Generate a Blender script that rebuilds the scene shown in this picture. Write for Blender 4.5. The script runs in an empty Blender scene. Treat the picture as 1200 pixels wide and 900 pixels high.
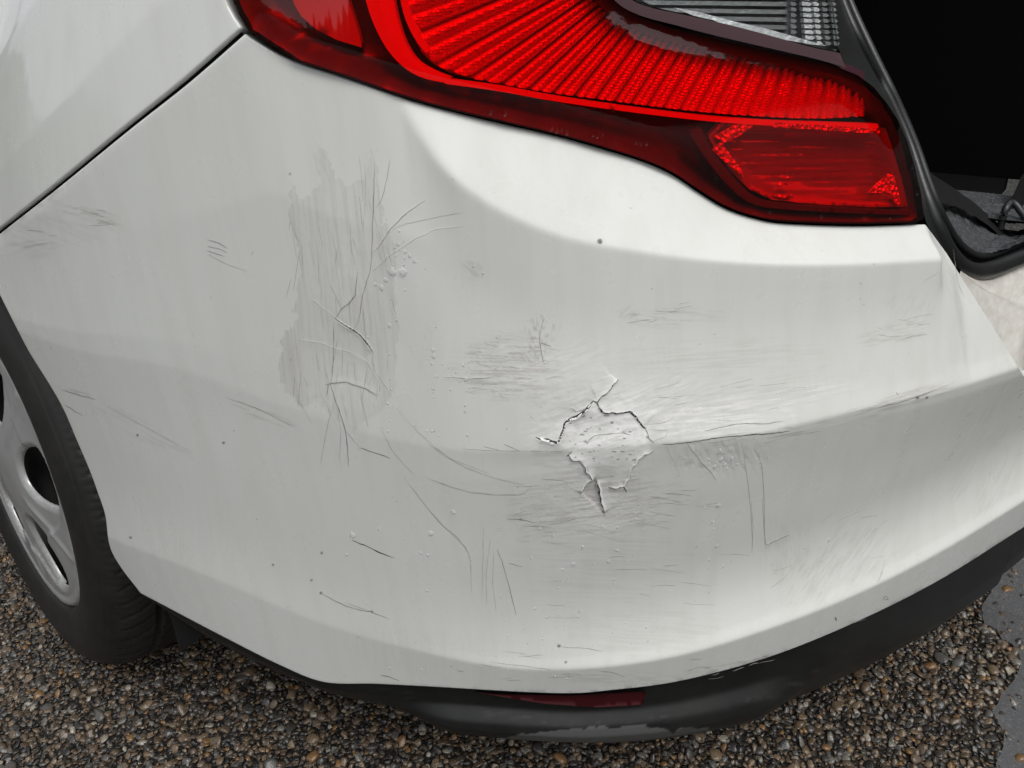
import bpy, math, random
import numpy as np
from mathutils import Vector, Matrix
from mathutils.geometry import delaunay_2d_cdt
random.seed(7); rng = np.random.default_rng(7)
S = bpy.context.scene
COL = S.collection

# ------------------------------------------------------------------ camera
F = 901.0                                   # focal length in photo pixels (1200 wide)
CP = np.array((-0.185, -0.281, 0.908))
PITCH, YAW, ROLL = [math.radians(a) for a in (28.7, 48.1, -4.8)]
fw = np.array([math.sin(YAW)*math.cos(PITCH), math.cos(YAW)*math.cos(PITCH), -math.sin(PITCH)])
r0 = np.cross(fw, [0, 0, 1]); r0 /= np.linalg.norm(r0); u0 = np.cross(r0, fw)
RX = r0*math.cos(ROLL)+u0*math.sin(ROLL); UX = -r0*math.sin(ROLL)+u0*math.cos(ROLL)
cam = bpy.data.objects.new('camera', bpy.data.cameras.new('camera')); COL.objects.link(cam)
M = Matrix((tuple(RX), tuple(UX), tuple(-fw))).transposed().to_4x4(); M.translation = Vector(CP)
cam.matrix_world = M
cam.data.sensor_width = 36; cam.data.lens = 36*F/1200; cam.data.clip_start = 0.01; cam.data.clip_end = 2000
S.camera = cam

# ------------------------------------------------------------------ sky, sun, exposure
W = bpy.data.worlds.new('World'); S.world = W; W.use_nodes = True
wn, wl = W.node_tree.nodes, W.node_tree.links; wn.clear()
SUN_EL, SUN_AZ = math.radians(58), math.radians(200)
sky = wn.new('ShaderNodeTexSky'); sky.sky_type = 'NISHITA'; sky.sun_disc = False
sky.sun_elevation = SUN_EL; sky.sun_rotation = SUN_AZ; sky.dust_density = 4; sky.air_density = 1; sky.ozone_density = 1
hs = wn.new('ShaderNodeHueSaturation'); hs.inputs['Saturation'].default_value = 0.22
bg = wn.new('ShaderNodeBackground'); bg.inputs['Strength'].default_value = 0.13
wo = wn.new('ShaderNodeOutputWorld')
wl.new(sky.outputs[0], hs.inputs['Color']); wl.new(hs.outputs[0], bg.inputs[0]); wl.new(bg.outputs[0], wo.inputs[0])
sl = bpy.data.lights.new('sun', 'SUN'); sl.energy = 1.0; sl.angle = math.radians(28); sl.color = (1, 0.985, 0.96)
so = bpy.data.objects.new('sun', sl); COL.objects.link(so)
sd = Vector((math.sin(SUN_AZ)*math.cos(SUN_EL), math.cos(SUN_AZ)*math.cos(SUN_EL), math.sin(SUN_EL)))
so.rotation_euler = sd.to_track_quat('Z', 'Y').to_euler()
S.view_settings.view_transform = 'Standard'; S.view_settings.look = 'None'
S.view_settings.exposure = 0.25; S.view_settings.gamma = 1; S.view_settings.use_curve_mapping = False
S.render.engine = 'CYCLES'
S.cycles.max_bounces = 10; S.cycles.transparent_max_bounces = 16

# ------------------------------------------------------------------ small tools
def tag(o, label=None, cat=None, group=None, kind=None):
    if label: o['label'] = label
    if cat: o['category'] = cat
    if group: o['group'] = group
    if kind: o['kind'] = kind
    return o
def empty(name, parent=None, loc=(0, 0, 0)):
    o = bpy.data.objects.new(name, None); COL.objects.link(o); o.location = loc
    o.empty_display_size = 0.1
    if parent: o.parent = parent
    return o
def link(name, me, mat, parent=None, smooth=True):
    if mat: me.materials.append(mat)
    if smooth: me.polygons.foreach_set('use_smooth', np.ones(len(me.polygons), bool))
    o = bpy.data.objects.new(name, me); COL.objects.link(o)
    if parent: o.parent = parent
    return o
def mesh_np(name, V, Fc):
    """V (n,3); Fc (m,k) array of equal-size faces"""
    V = np.asarray(V, np.float32); Fc = np.asarray(Fc, np.int32)
    me = bpy.data.meshes.new(name)
    me.vertices.add(len(V)); me.vertices.foreach_set('co', V.ravel())
    k = Fc.shape[1]; me.loops.add(Fc.size); me.loops.foreach_set('vertex_index', Fc.ravel())
    me.polygons.add(len(Fc)); me.polygons.foreach_set('loop_start', np.arange(0, Fc.size, k, dtype=np.int32))
    me.update(calc_edges=True)
    return me
def grid_faces(nr, nc, wrap=False):
    a = np.arange(nr*nc).reshape(nr, nc)
    if wrap: a = np.hstack([a, a[:, :1]])
    return np.stack([a[:-1, :-1], a[:-1, 1:], a[1:, 1:], a[1:, :-1]], -1).reshape(-1, 4)
def attr(me, name, vals):
    at = me.attributes.new(name, 'FLOAT', 'POINT'); at.data.foreach_set('value', np.asarray(vals, np.float32).ravel())
def sstep(x, a, b):
    t = np.clip((x-a)/(b-a), 0, 1); return t*t*(3-2*t)
_tab = np.random.default_rng(3).random((256, 256))
def vnoise(x, y, seed=0):
    x = np.asarray(x, float)+seed*17.3; y = np.asarray(y, float)+seed*9.7
    xi = np.floor(x).astype(int); yi = np.floor(y).astype(int); fx = x-xi; fy = y-yi
    fx = fx*fx*(3-2*fx); fy = fy*fy*(3-2*fy)
    g = lambda i, j: _tab[i & 255, j & 255]
    return (g(xi, yi)*(1-fx)+g(xi+1, yi)*fx)*(1-fy)+(g(xi, yi+1)*(1-fx)+g(xi+1, yi+1)*fx)*fy
def fbm(x, y, o=4, seed=0):
    s = 0; a = .5
    for k in range(o): s = s+a*vnoise(x*2**k, y*2**k, seed+k*5); a *= .5
    return s
def catmull(P, n=8):
    P = np.asarray(P, float); P = np.vstack([2*P[0]-P[1], P, 2*P[-1]-P[-2]]); o = []
    t = np.linspace(0, 1, n, endpoint=False)[:, None]
    for i in range(1, len(P)-2):
        a, b, c, d = P[i-1:i+3]
        o.append(.5*(2*b+(c-a)*t+(2*a-5*b+4*c-d)*t**2+(3*b-a-3*c+d)*t**3))
    o.append(P[-2][None]); return np.vstack(o)
def resample(P, step=None, n=None):
    P = np.asarray(P, float); L_ = np.r_[0, np.cumsum(np.linalg.norm(np.diff(P, axis=0), axis=1))]
    if n is None: n = max(2, int(L_[-1]/step)+1)
    s = np.linspace(0, L_[-1], n)
    return np.stack([np.interp(s, L_, P[:, k]) for k in range(P.shape[1])], 1)

# ------------------------------------------------------------------ the body shape: plan outline x height profile
ctl = [(-0.02, 1.9), (-0.015, 1.5), (-0.01, 1.2), (-0.005, .9), (0.0, .65), (0.02, .48), (.055, .36), (.10, .265), (.158, .16), (.24, .045), (.34, -.05),
       (.47, -.138), (.62, -.21), (.8, -.272), (1.0, -.31), (1.3, -.33)]
pl = resample(catmull(ctl, 40), n=1200)
k_ = np.exp(-.5*(np.arange(-60, 61)/18)**2); k_ /= k_.sum()
pp = np.vstack([pl[0]+(pl[0]-pl[1])*np.arange(60, 0, -1)[:, None], pl, pl[-1]+(pl[-1]-pl[-2])*np.arange(1, 61)[:, None]])
pl = np.stack([np.convolve(pp[:, j], k_, 'valid') for j in (0, 1)], 1)
PL = np.r_[0, np.cumsum(np.linalg.norm(np.diff(pl, axis=0), axis=1))]
Tn = np.gradient(pl, axis=0); Tn /= np.linalg.norm(Tn, axis=1)[:, None]
NL = np.stack([Tn[:, 1], -Tn[:, 0]], 1)
if NL[0, 0] > 0: NL = -NL
def plan(u): return np.stack([np.interp(u, PL, pl[:, 0]), np.interp(u, PL, pl[:, 1])], -1)
def pnorm(u):
    n = np.stack([np.interp(u, PL, NL[:, 0]), np.interp(u, PL, NL[:, 1])], -1)
    return n/np.linalg.norm(n, axis=-1, keepdims=True)
def to3(u, z, off):
    u = np.asarray(u, float); z = np.asarray(z, float)
    p = plan(u)+pnorm(u)*np.asarray(off)[..., None]
    return np.concatenate([p, np.broadcast_to(z, p.shape[:-1])[..., None]], -1)
def proj(P):
    d = np.asarray(P)-CP; w = d@fw
    return np.stack([600+F*(d@RX)/w, 450-F*(d@UX)/w], -1)
def rays(px):
    px = np.atleast_2d(np.asarray(px, float))
    return fw+RX*((px[:, :1]-600)/F)-UX*((px[:, 1:2]-450)/F)
def hit(px, offf, it=8):
    """where the sight lines through the photo points px meet the body surface of offset offf(u,z) -> u, z"""
    px = np.atleast_2d(np.asarray(px, float)); U = np.zeros(len(px)); Z = np.zeros(len(px))
    for c in range(0, len(px), 1500):
        d = rays(px[c:c+1500]); n = len(d)
        off = np.full(n, 0.0)
        for k in range(it):
            P = pl[None]+NL[None]*off[:, None, None]
            s = (P[..., 0]-CP[0])*d[:, 1:2]-(P[..., 1]-CP[1])*d[:, 0:1]
            cr = (s[:, :-1]*s[:, 1:] <= 0)
            t = ((P[..., 0]-CP[0])*d[:, 0:1]+(P[..., 1]-CP[1])*d[:, 1:2])/(d[:, :2]**2).sum(1)[:, None]
            tt = np.where(cr & (t[:, :-1] > 0), t[:, :-1], 1e9); i = tt.argmin(1); r = np.arange(n)
            a = s[r, i]/(s[r, i]-s[r, i+1]+1e-15); a = np.clip(a, 0, 1)
            u = PL[i]*(1-a)+PL[i+1]*a; th = t[r, i]*(1-a)+t[r, i+1]*a; z = CP[2]+th*d[:, 2]
            if k < it-1:
                o_ = offf(u, z)
                if np.abs(o_-off).max() < 2e-6: break
                off = o_ if k < 2 else off*.4+o_*.6
        U[c:c+n] = u; Z[c:c+n] = z
    return U, Z
const = lambda o: (lambda u, z: np.full(np.shape(u), o))
def trace(px, o, sm=True):
    P = catmull(px, 6) if sm else np.array(px, float)
    u, z = hit(P, const(o)); i = np.argsort(u); return u[i], z[i]
def lean(u, z):  return -0.07*np.clip(z-.32, -.1, 2)*(1-sstep(u, 1.25, 1.75))
# traced feature lines (photo pixels)
GAP = [(-25, 295), (0, 275), (70, 220), (150, 155), (220, 100), (287, 42)]
LAMP = [(287, 42), (335, 70), (400, 92), (480, 119), (540, 135), (600, 149), (660, 163), (720, 180), (760, 193), (790, 207), (820, 227), (850, 245), (885, 257), (920, 263), (1000, 266), (1085, 264)]
REDGE = [(1085, 264), (1108, 295), (1130, 330), (1165, 385), (1200, 442)]
ARCH = [(165, 695), (142, 665), (129, 640), (124, 605), (116, 580), (105, 550), (90, 515), (75, 480), (58, 450), (36, 415), (20, 385), (0, 345), (-25, 295)]
BOTTOM = [(165, 695), (260, 745), (330, 780), (380, 799), (440, 801), (500, 804), (650, 812), (720, 808), (800, 797), (900, 770), (1000, 730), (1100, 680), (1199, 618)]
SHOULDER = [(470, 118), (490, 150), (520, 190), (560, 225), (600, 250), (650, 272), (700, 286), (800, 302), (900, 308), (1000, 308), (1105, 303)]
CREASE = [(90, 425), (200, 440), (330, 482), (450, 518), (550, 532), (650, 529), (750, 522), (830, 515), (900, 505), (1000, 482), (1100, 460), (1190, 432)]
LIP = [(129, 640), (250, 685), (380, 737), (500, 770), (600, 787), (700, 785), (800, 769), (900, 739), (1000, 700), (1100, 650), (1199, 590)]
VALB = [(165, 695), (210, 735), (260, 770), (330, 805), (400, 833), (500, 861), (600, 874), (700, 879), (800, 871), (924, 843), (1013, 800), (1077, 761), (1141, 717), (1199, 670)]
def fn(uz): return lambda u: np.interp(u, uz[0], uz[1])
zb = fn(trace(BOTTOM, 0)); zl = fn(trace(LIP, .008)); zc = fn(trace(CREASE, .012)); zs_ = fn(trace(SHOULDER, -.016))
LEDGE = lambda u: np.interp(u, [1.45, 1.6, 1.7, 1.79, 1.83, 1.88, 1.95, 2.0, 2.1, 2.2, 2.3, 2.4], [.0, -.003, -.006, -.010, -.019, -.034, -.047, -.050, -.046, -.042, -.038, -.03])
e_px = np.vstack([catmull(GAP, 6), catmull(LAMP, 6)[1:], catmull(REDGE, 6)[1:]])
oe = np.full(len(e_px), -.02)
for k in range(4):
    ue, ze = hit(e_px, lambda u, z: np.interp(u, ue, oe) if k else np.full(np.shape(u), -.02))
    i = np.argsort(ue); ue, ze = ue[i], ze[i]
    oe = LEDGE(ue)-.002
zE = lambda u: np.interp(u, ue, ze); oE = lambda u: np.interp(u, ue, oe)
UL = 1.80
UG = np.linspace(0.2, PL[-1], 1500); ZG = np.linspace(-.05, 1.5, 1551)
TAB = np.zeros((len(UG), len(ZG))); LZ, CZ, SZ = [np.zeros(len(UG)) for _ in range(3)]
for a, u in enumerate(UG):
    wr = float(sstep(u, 1.7, 2.05)); wl_ = 1-wr
    b, l, c, e = float(zb(u)), float(zl(u)), float(zc(u)), float(zE(u))
    b = min(b, l-.03)
    kz = [b-.3, b, l, l+.012, l+.03, l+.055, l+.09, c-.5*(c-l-.09), c-.012-.03*wl_, c]
    LZ[a], CZ[a], SZ[a] = l, c, float(zs_(u)) if 1.82 < u < 2.27 else c+.14
    q0 = .001*wl_-.012*wr; qc = .0055*wl_+.012*wr
    ko = [-.05, -.001, .0027*wl_+.006*wr, .0022*wl_-.0005*wr, .0014*wl_-.0075*wr, .0008*wl_-.012*wr, q0, q0+.45*(qc-q0), qc-.0015, qc]
    sh = float(zs_(u))
    def prof_(shelf):
        kz1, ko1 = list(kz), list(ko)
        if shelf:
            m = sh-c
            kz1 += [c+.12*m, c+.32*m, c+.62*m, sh, e]; ko1 += [.005*wl_+.006*wr, .003*wl_-.002*wr, -.001*wl_-.011*wr, -.003-.012*float(sstep(u, 1.8, 2.0)), float(oE(u))]
        else:
            e2 = max(e, c+.06) if u < 2.3 else c+.09
            m = e2-c
            kz1 += [c+.15*m, c+.35*m, c+.65*m, e2]; ko1 += [.005*wl_+.004*wr, .003*wl_-.004*wr, -.014*wr, float(oE(u)) if u < 2.3 else -.03]
        kz1 += [kz1[-1]+.06, kz1[-1]+.15, kz1[-1]+.5]; ko1 += [ko1[-1]-.012, ko1[-1]-.042, ko1[-1]-.25]
        return np.interp(ZG, kz1, ko1)
    ws = float(sstep(u, 1.80, 1.85))*(u < 2.27)
    if sh > e-.004: ws = 0.
    TAB[a] = (prof_(True)*ws if ws else 0)+(prof_(False)*(1-ws) if ws < 1 else 0)
def gs(A, s, ax):
    r = int(3*s); k = np.exp(-.5*(np.arange(-r, r+1)/s)**2); k /= k.sum()
    pad = [(0, 0), (0, 0)]; pad[ax] = (r, r); B = np.pad(A, pad, mode='edge')
    return np.apply_along_axis(lambda v: np.convolve(v, k, 'valid'), ax, B)
SM = gs(gs(TAB, 13., 1), 3., 0); TAB = gs(TAB, 1.8, 1); TAB = gs(TAB, 1.5, 0)
zz_ = ZG[None]; wsm = sstep(zz_, LZ[:, None]+.004, LZ[:, None]+.035)*(1-sstep(zz_, CZ[:, None]-.05, CZ[:, None]-.022))+sstep(zz_, CZ[:, None]+.018, CZ[:, None]+.04)*(1-sstep(zz_, SZ[:, None]-.04, SZ[:, None]-.015))
wsm = gs(wsm, 2., 0); TAB = TAB*(1-wsm)+SM*wsm
def boff(u, z):
    u = np.asarray(u, float); z = np.asarray(z, float)
    a = np.clip((u-UG[0])/(UG[1]-UG[0]), 0, len(UG)-1.001); b = np.clip((z-ZG[0])/(ZG[1]-ZG[0]), 0, len(ZG)-1.001)
    i = a.astype(int); j = b.astype(int); a = a-i; b = b-j
    v = (TAB[i, j]*(1-a)+TAB[i+1, j]*a)*(1-b)+(TAB[i, j+1]*(1-a)+TAB[i+1, j+1]*a)*b
    return v+lean(u, z)
def soff(d): return lambda u, z: boff(u, z)+d
_lu = np.linspace(.2, PL[-1], 400); _k = np.exp(-.5*(np.arange(-30, 31)/4.)**2); _k /= _k.sum()
_lo = np.convolve(np.pad(LEDGE(_lu), 30, mode='edge'), _k, 'valid'); _lz = np.convolve(np.pad(zE(_lu), 30, mode='edge'), _k, 'valid')
def loff(u, z):
    """the smooth sheet the tail lamp's glass follows"""
    return np.interp(u, _lu, _lo)-.10*(z-np.interp(u, _lu, _lz))+lean(u, z)
def lsoff(d): return lambda u, z: loff(u, z)+d
def surf(px, d=0.0):
    u, z = hit(px, soff(d)); return to3(u, z, boff(u, z)+d)
def surf_n(u, z, e=.0015):
    pu = to3(u+e, z, boff(u+e, z))-to3(u-e, z, boff(u-e, z)); pz = to3(u, z+e, boff(u, z+e))-to3(u, z-e, boff(u, z-e))
    n = np.cross(pu, pz); n /= np.linalg.norm(n, axis=-1, keepdims=True)
    pn = pnorm(u); s = np.sign((n[..., :2]*pn).sum(-1)); return n*s[..., None]

# ------------------------------------------------------------------ materials
def mat(name):
    m = bpy.data.materials.new(name); m.use_nodes = True
    nt = m.node_tree; return m, nt.nodes, nt.links, nt.nodes['Principled BSDF']
def nz(n, l, scale, detail=4, rough=.6, vec=None, stretch=None):
    t = n.new('ShaderNodeTexNoise'); t.inputs['Scale'].default_value = scale; t.inputs['Detail'].default_value = detail; t.inputs['Roughness'].default_value = rough
    g = n.new('ShaderNodeTexCoord')
    if stretch:
        mp = n.new('ShaderNodeMapping'); mp.inputs['Scale'].default_value = stretch; l.new(g.outputs['Object'], mp.inputs[0]); l.new(mp.outputs[0], t.inputs[0])
    else: l.new(g.outputs['Object'], t.inputs[0])
    return t
def ramp(n, l, src, stops):
    r = n.new('ShaderNodeValToRGB'); e = r.color_ramp.elements
    while len(e) < len(stops): e.new(.5)
    for k, (p, c) in enumerate(stops):
        e[k].position = p; e[k].color = (c, c, c, 1) if np.isscalar(c) else (*c, 1)
    l.new(src, r.inputs[0]); return r
def mixc(n, l, f, a, b):
    m = n.new('ShaderNodeMix'); m.data_type = 'RGBA'
    for s, v in ((0, f), (6, a), (7, b)):
        if hasattr(v, 'links'): l.new(v, m.inputs[s])
        else: m.inputs[s].default_value = v if s == 0 else (*v, 1)
    return m.outputs[2]
def mth(n, l, op, a, b=0.0, clamp=False):
    m = n.new('ShaderNodeMath'); m.operation = op; m.use_clamp = clamp
    for s, v in ((0, a), (1, b)):
        if hasattr(v, 'links'): l.new(v, m.inputs[s])
        else: m.inputs[s].default_value = v
    return m.outputs[0]
def bump(n, l, h, strength=.3, dist=.001):
    b = n.new('ShaderNodeBump'); b.inputs['Strength'].default_value = strength; b.inputs['Distance'].default_value = dist
    l.new(h, b.inputs['Height']); return b.outputs[0]
def simple(name, col, rough=.5, metal=0., coat=0., spec=.5, noise=None, nb=None, **kw):
    m, n, l, p = mat(name)
    p.inputs['Base Color'].default_value = (*col, 1); p.inputs['Roughness'].default_value = rough; p.inputs['Metallic'].default_value = metal
    p.inputs['Coat Weight'].default_value = coat; p.inputs['Coat Roughness'].default_value = .08; p.inputs['Specular IOR Level'].default_value = spec
    if noise:
        t = nz(n, l, noise[0], 6, .65); c = mixc(n, l, ramp(n, l, t.outputs[0], [(.35, 0.), (.65, 1.)]).outputs[0], col, noise[1]); l.new(c, p.inputs['Base Color'])
    if nb:
        t = nz(n, l, nb[0], 5, .6); l.new(bump(n, l, t.outputs[0], nb[1], nb[2]), p.inputs['Normal'])
    return m
PAINT_C = (.68, .697, .662)
def paint(name, worn):
    m, n, l, p = mat(name)
    big = nz(n, l, 9, 5, .6); grime = ramp(n, l, big.outputs[0], [(.3, 0.), (.75, 1.)])
    c = mixc(n, l, mth(n, l, 'MULTIPLY', grime.outputs[0], .35), PAINT_C, (.63, .63, .60))
    spk = nz(n, l, 420, 2, .5); sp = ramp(n, l, spk.outputs[0], [(.74, 0.), (.80, 1.)])
    c = mixc(n, l, mth(n, l, 'MULTIPLY', sp.outputs[0], .35), c, (.25, .24, .22))
    strk = nz(n, l, 60, 4, .6, stretch=(1, 1, .08)); sr = ramp(n, l, strk.outputs[0], [(.45, 0.), (.7, 1.)])
    c = mixc(n, l, mth(n, l, 'MULTIPLY', sr.outputs[0], .16), c, (.5, .48, .44))
    rough = mth(n, l, 'ADD', mth(n, l, 'MULTIPLY', grime.outputs[0], .10), .24)
    if worn:
        def A(nm):
            a = n.new('ShaderNodeAttribute'); a.attribute_name = nm; return a.outputs['Fac']
        w, d, g = A('wear_shade'), A('dark'), A('chalk')
        c = mixc(n, l, mth(n, l, 'MULTIPLY', w, .8, True), c, (.42, .395, .375))
        c = mixc(n, l, mth(n, l, 'MULTIPLY', g, .8, True), c, (.84, .83, .82))
        c = mixc(n, l, mth(n, l, 'MULTIPLY', d, 1., True), c, (.10, .095, .09))
        rough = mth(n, l, 'ADD', rough, mth(n, l, 'MULTIPLY', mth(n, l, 'ADD', w, g), .35), True)
        l.new(mth(n, l, 'SUBTRACT', .55, mth(n, l, 'MULTIPLY', mth(n, l, 'ADD', w, g), .5), True), p.inputs['Coat Weight'])
        f = nz(n, l, 900, 3, .6, stretch=(1, 1, 3)); fs = mth(n, l, 'MULTIPLY', f.outputs[0], mth(n, l, 'ADD', mth(n, l, 'ADD', w, g), .04))
        nn = bump(n, l, fs, .35, .0006)
    else:
        p.inputs['Coat Weight'].default_value = .7
        f = nz(n, l, 350, 2, .5); nn = bump(n, l, f.outputs[0], .02, .0005)
    l.new(c, p.inputs['Base Color']); l.new(rough, p.inputs['Roughness']); l.new(nn, p.inputs['Normal'])
    p.inputs['Coat Roughness'].default_value = .06
    if not worn:
        p.inputs['Coat Roughness'].default_value = .05
    return m
M_paint = paint('white_bumper_paint', True)
M_panel = paint('white_panel_paint', False)
M_dark = simple('crack_dark', (.035, .033, .03), .8)
M_line = simple('hairline_grey', (.33, .325, .31), .7)
M_edge = simple('raw_paint_edge', (.8, .8, .78), .6)
M_rubber = simple('rubber_seal', (.008, .0085, .009), .36, nb=(600, .3, .0006))
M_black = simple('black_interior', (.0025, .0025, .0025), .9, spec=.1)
M_mat = simple('wet_trunk_mat', (.035, .037, .04), .35, noise=(120, (.07, .073, .078)), nb=(260, 1., .004))
M_plastic = simple('black_plastic', (.022, .023, .023), .42, noise=(25, (.035, .036, .034)), nb=(1200, .25, .0004))
M_tyre = simple('tyre_rubber', (.011, .011, .0105), .5, spec=.35, noise=(30, (.019, .018, .016)), nb=(500, .3, .0006))
M_refl = simple('red_reflector_plastic', (.035, .003, .0045), .7, spec=.15)

# ------------------------------------------------------------------ patches cut out in the (u,z) sheet
def inside(px, poly):
    x, y = px[:, 0], px[:, 1]; r = np.zeros(len(px), bool); q = np.asarray(poly)
    for (x1, y1), (x2, y2) in zip(q, np.roll(q, -1, 0)):
        c = ((y1 > y) != (y2 > y)) & (x < (x2-x1)*(y-y1)/(y2-y1+1e-12)+x1); r ^= c
    return r
def segdist(px, P):
    """distance to polyline, signed side of nearest segment, arc fraction"""
    D = np.full(len(px), 1e9); Sg = np.zeros(len(px)); A = np.zeros(len(px))
    P = np.asarray(P, float); L_ = np.r_[0, np.cumsum(np.linalg.norm(np.diff(P, axis=0), axis=1))]
    for i in range(len(P)-1):
        a, b = P[i], P[i+1]; ab = b-a; l2 = ab@ab+1e-9
        t = np.clip(((px-a)@ab)/l2, 0, 1); q = a+t[:, None]*ab; d = np.linalg.norm(px-q, axis=1)
        m = d < D; D[m] = d[m]; s = ab[0]*(px[:, 1]-a[1])-ab[1]*(px[:, 0]-a[0]); Sg[m] = np.sign(s[m]); A[m] = ((L_[i]+t*(L_[i+1]-L_[i]))/L_[-1])[m]
    return D, Sg, A
def cdt(poly, step, holes=(), jit=.15):
    poly = resample(np.vstack([poly, poly[:1]]), step=step)[:-1]
    pts = [poly]; loops = [list(range(len(poly)))]; c = len(poly)
    for h in holes:
        h = resample(np.vstack([h, h[:1]]), step=step)[:-1]; pts.append(h); loops.append(list(range(c, c+len(h)))); c += len(h)
    lo, hi = poly.min(0), poly.max(0)
    gx, gy = np.meshgrid(np.arange(lo[0], hi[0], step), np.arange(lo[1], hi[1], step)); g = np.stack([gx.ravel(), gy.ravel()], 1)
    g = g+(rng.random(g.shape)-.5)*step*jit*2
    m = inside(g, poly)
    for h in pts[1:]: m &= ~inside(g, h)
    g = g[m]
    for h in pts: g = g[segdist(g, np.vstack([h, h[:1]]))[0] > step*.55]
    allp = np.vstack(pts+[g]); ed = []
    for lp in loops: ed += [(lp[i], lp[(i+1) % len(lp)]) for i in range(len(lp))]
    V, E_, Fc, *_ = delaunay_2d_cdt([Vector(p) for p in allp], ed, [], 0, 1e-6)
    V = np.array([tuple(v) for v in V]); Fc = np.array([f for f in Fc if len(f) == 3])
    cen = V[Fc].mean(1); m = inside(cen, poly)
    for h in pts[1:]: m &= ~inside(cen, h)
    return V, Fc[m], loops
def patch(name, poly, d, material, parent, step=8, thick=.003, holes=(), fn_=None, bulge=0., smooth=True, edge=2.5, base=None, skirt=None):
    base = base or loff
    """a plate whose outline is poly; d = offset from the body sheet; rolled edges of depth thick"""
    poly = np.asarray(poly, float); V, Fc, loops = cdt(poly, step, holes)
    dd = np.full(len(V), float(d))
    if bulge or edge:
        dist = segdist(V, np.vstack([poly, poly[:1]]))[0]
        if bulge: dd += bulge*sstep(dist, 0, abs(bulge)*12000)
    if fn_ is not None: dd = dd+fn_(V)
    u, z = hit(V, lambda u, z: base(u, z)+d); P = to3(u, z, base(u, z)+dd)
    faces = [tuple(f) for f in Fc]
    # orientation
    f = Fc[0]; n = np.cross(P[f[1]]-P[f[0]], P[f[2]]-P[f[0]])
    c = P.mean(0)-CP
    nn = np.cross(P[Fc[:, 1]]-P[Fc[:, 0]], P[Fc[:, 2]]-P[Fc[:, 0]]).sum(0)
    if nn@c > 0: faces = [t[::-1] for t in faces]
    if thick:
        P = list(P)
        for lp in loops:
            nlp = len(lp); top_ = len(P)
            for i in lp: P.append(P[i])
            base_ = len(P)
            for i in lp:
                q = pnorm(u[i]); P.append(P[i]-np.array([q[0], q[1], .0])*thick)
            for i in range(nlp):
                j = (i+1) % nlp; faces.append((top_+i, top_+j, base_+j, base_+i))
        P = np.array(P)
    me = bpy.data.meshes.new(name); me.from_pydata([tuple(p) for p in P], [], faces); me.update()
    o = link(name, me, material, parent, smooth)
    if skirt:
        me.materials.append(skirt); nf = len(Fc)
        for k in range(nf, len(me.polygons)): me.polygons[k].material_index = 1
    return o

# ------------------------------------------------------------------ damage: cracks, scratches, scuffs (points in the photo, laid on the bumper skin)
def Z(ox, oy, s, pts): return [(ox+x/s, oy+y/s) for x, y in pts]
A_ = lambda p: Z(300, 150, 2.195, p); B_ = lambda p: Z(500, 400, 3., p); C_ = lambda p: Z(350, 560, 2.667, p); D_ = lambda p: Z(800, 580, 2.8125, p)
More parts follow.
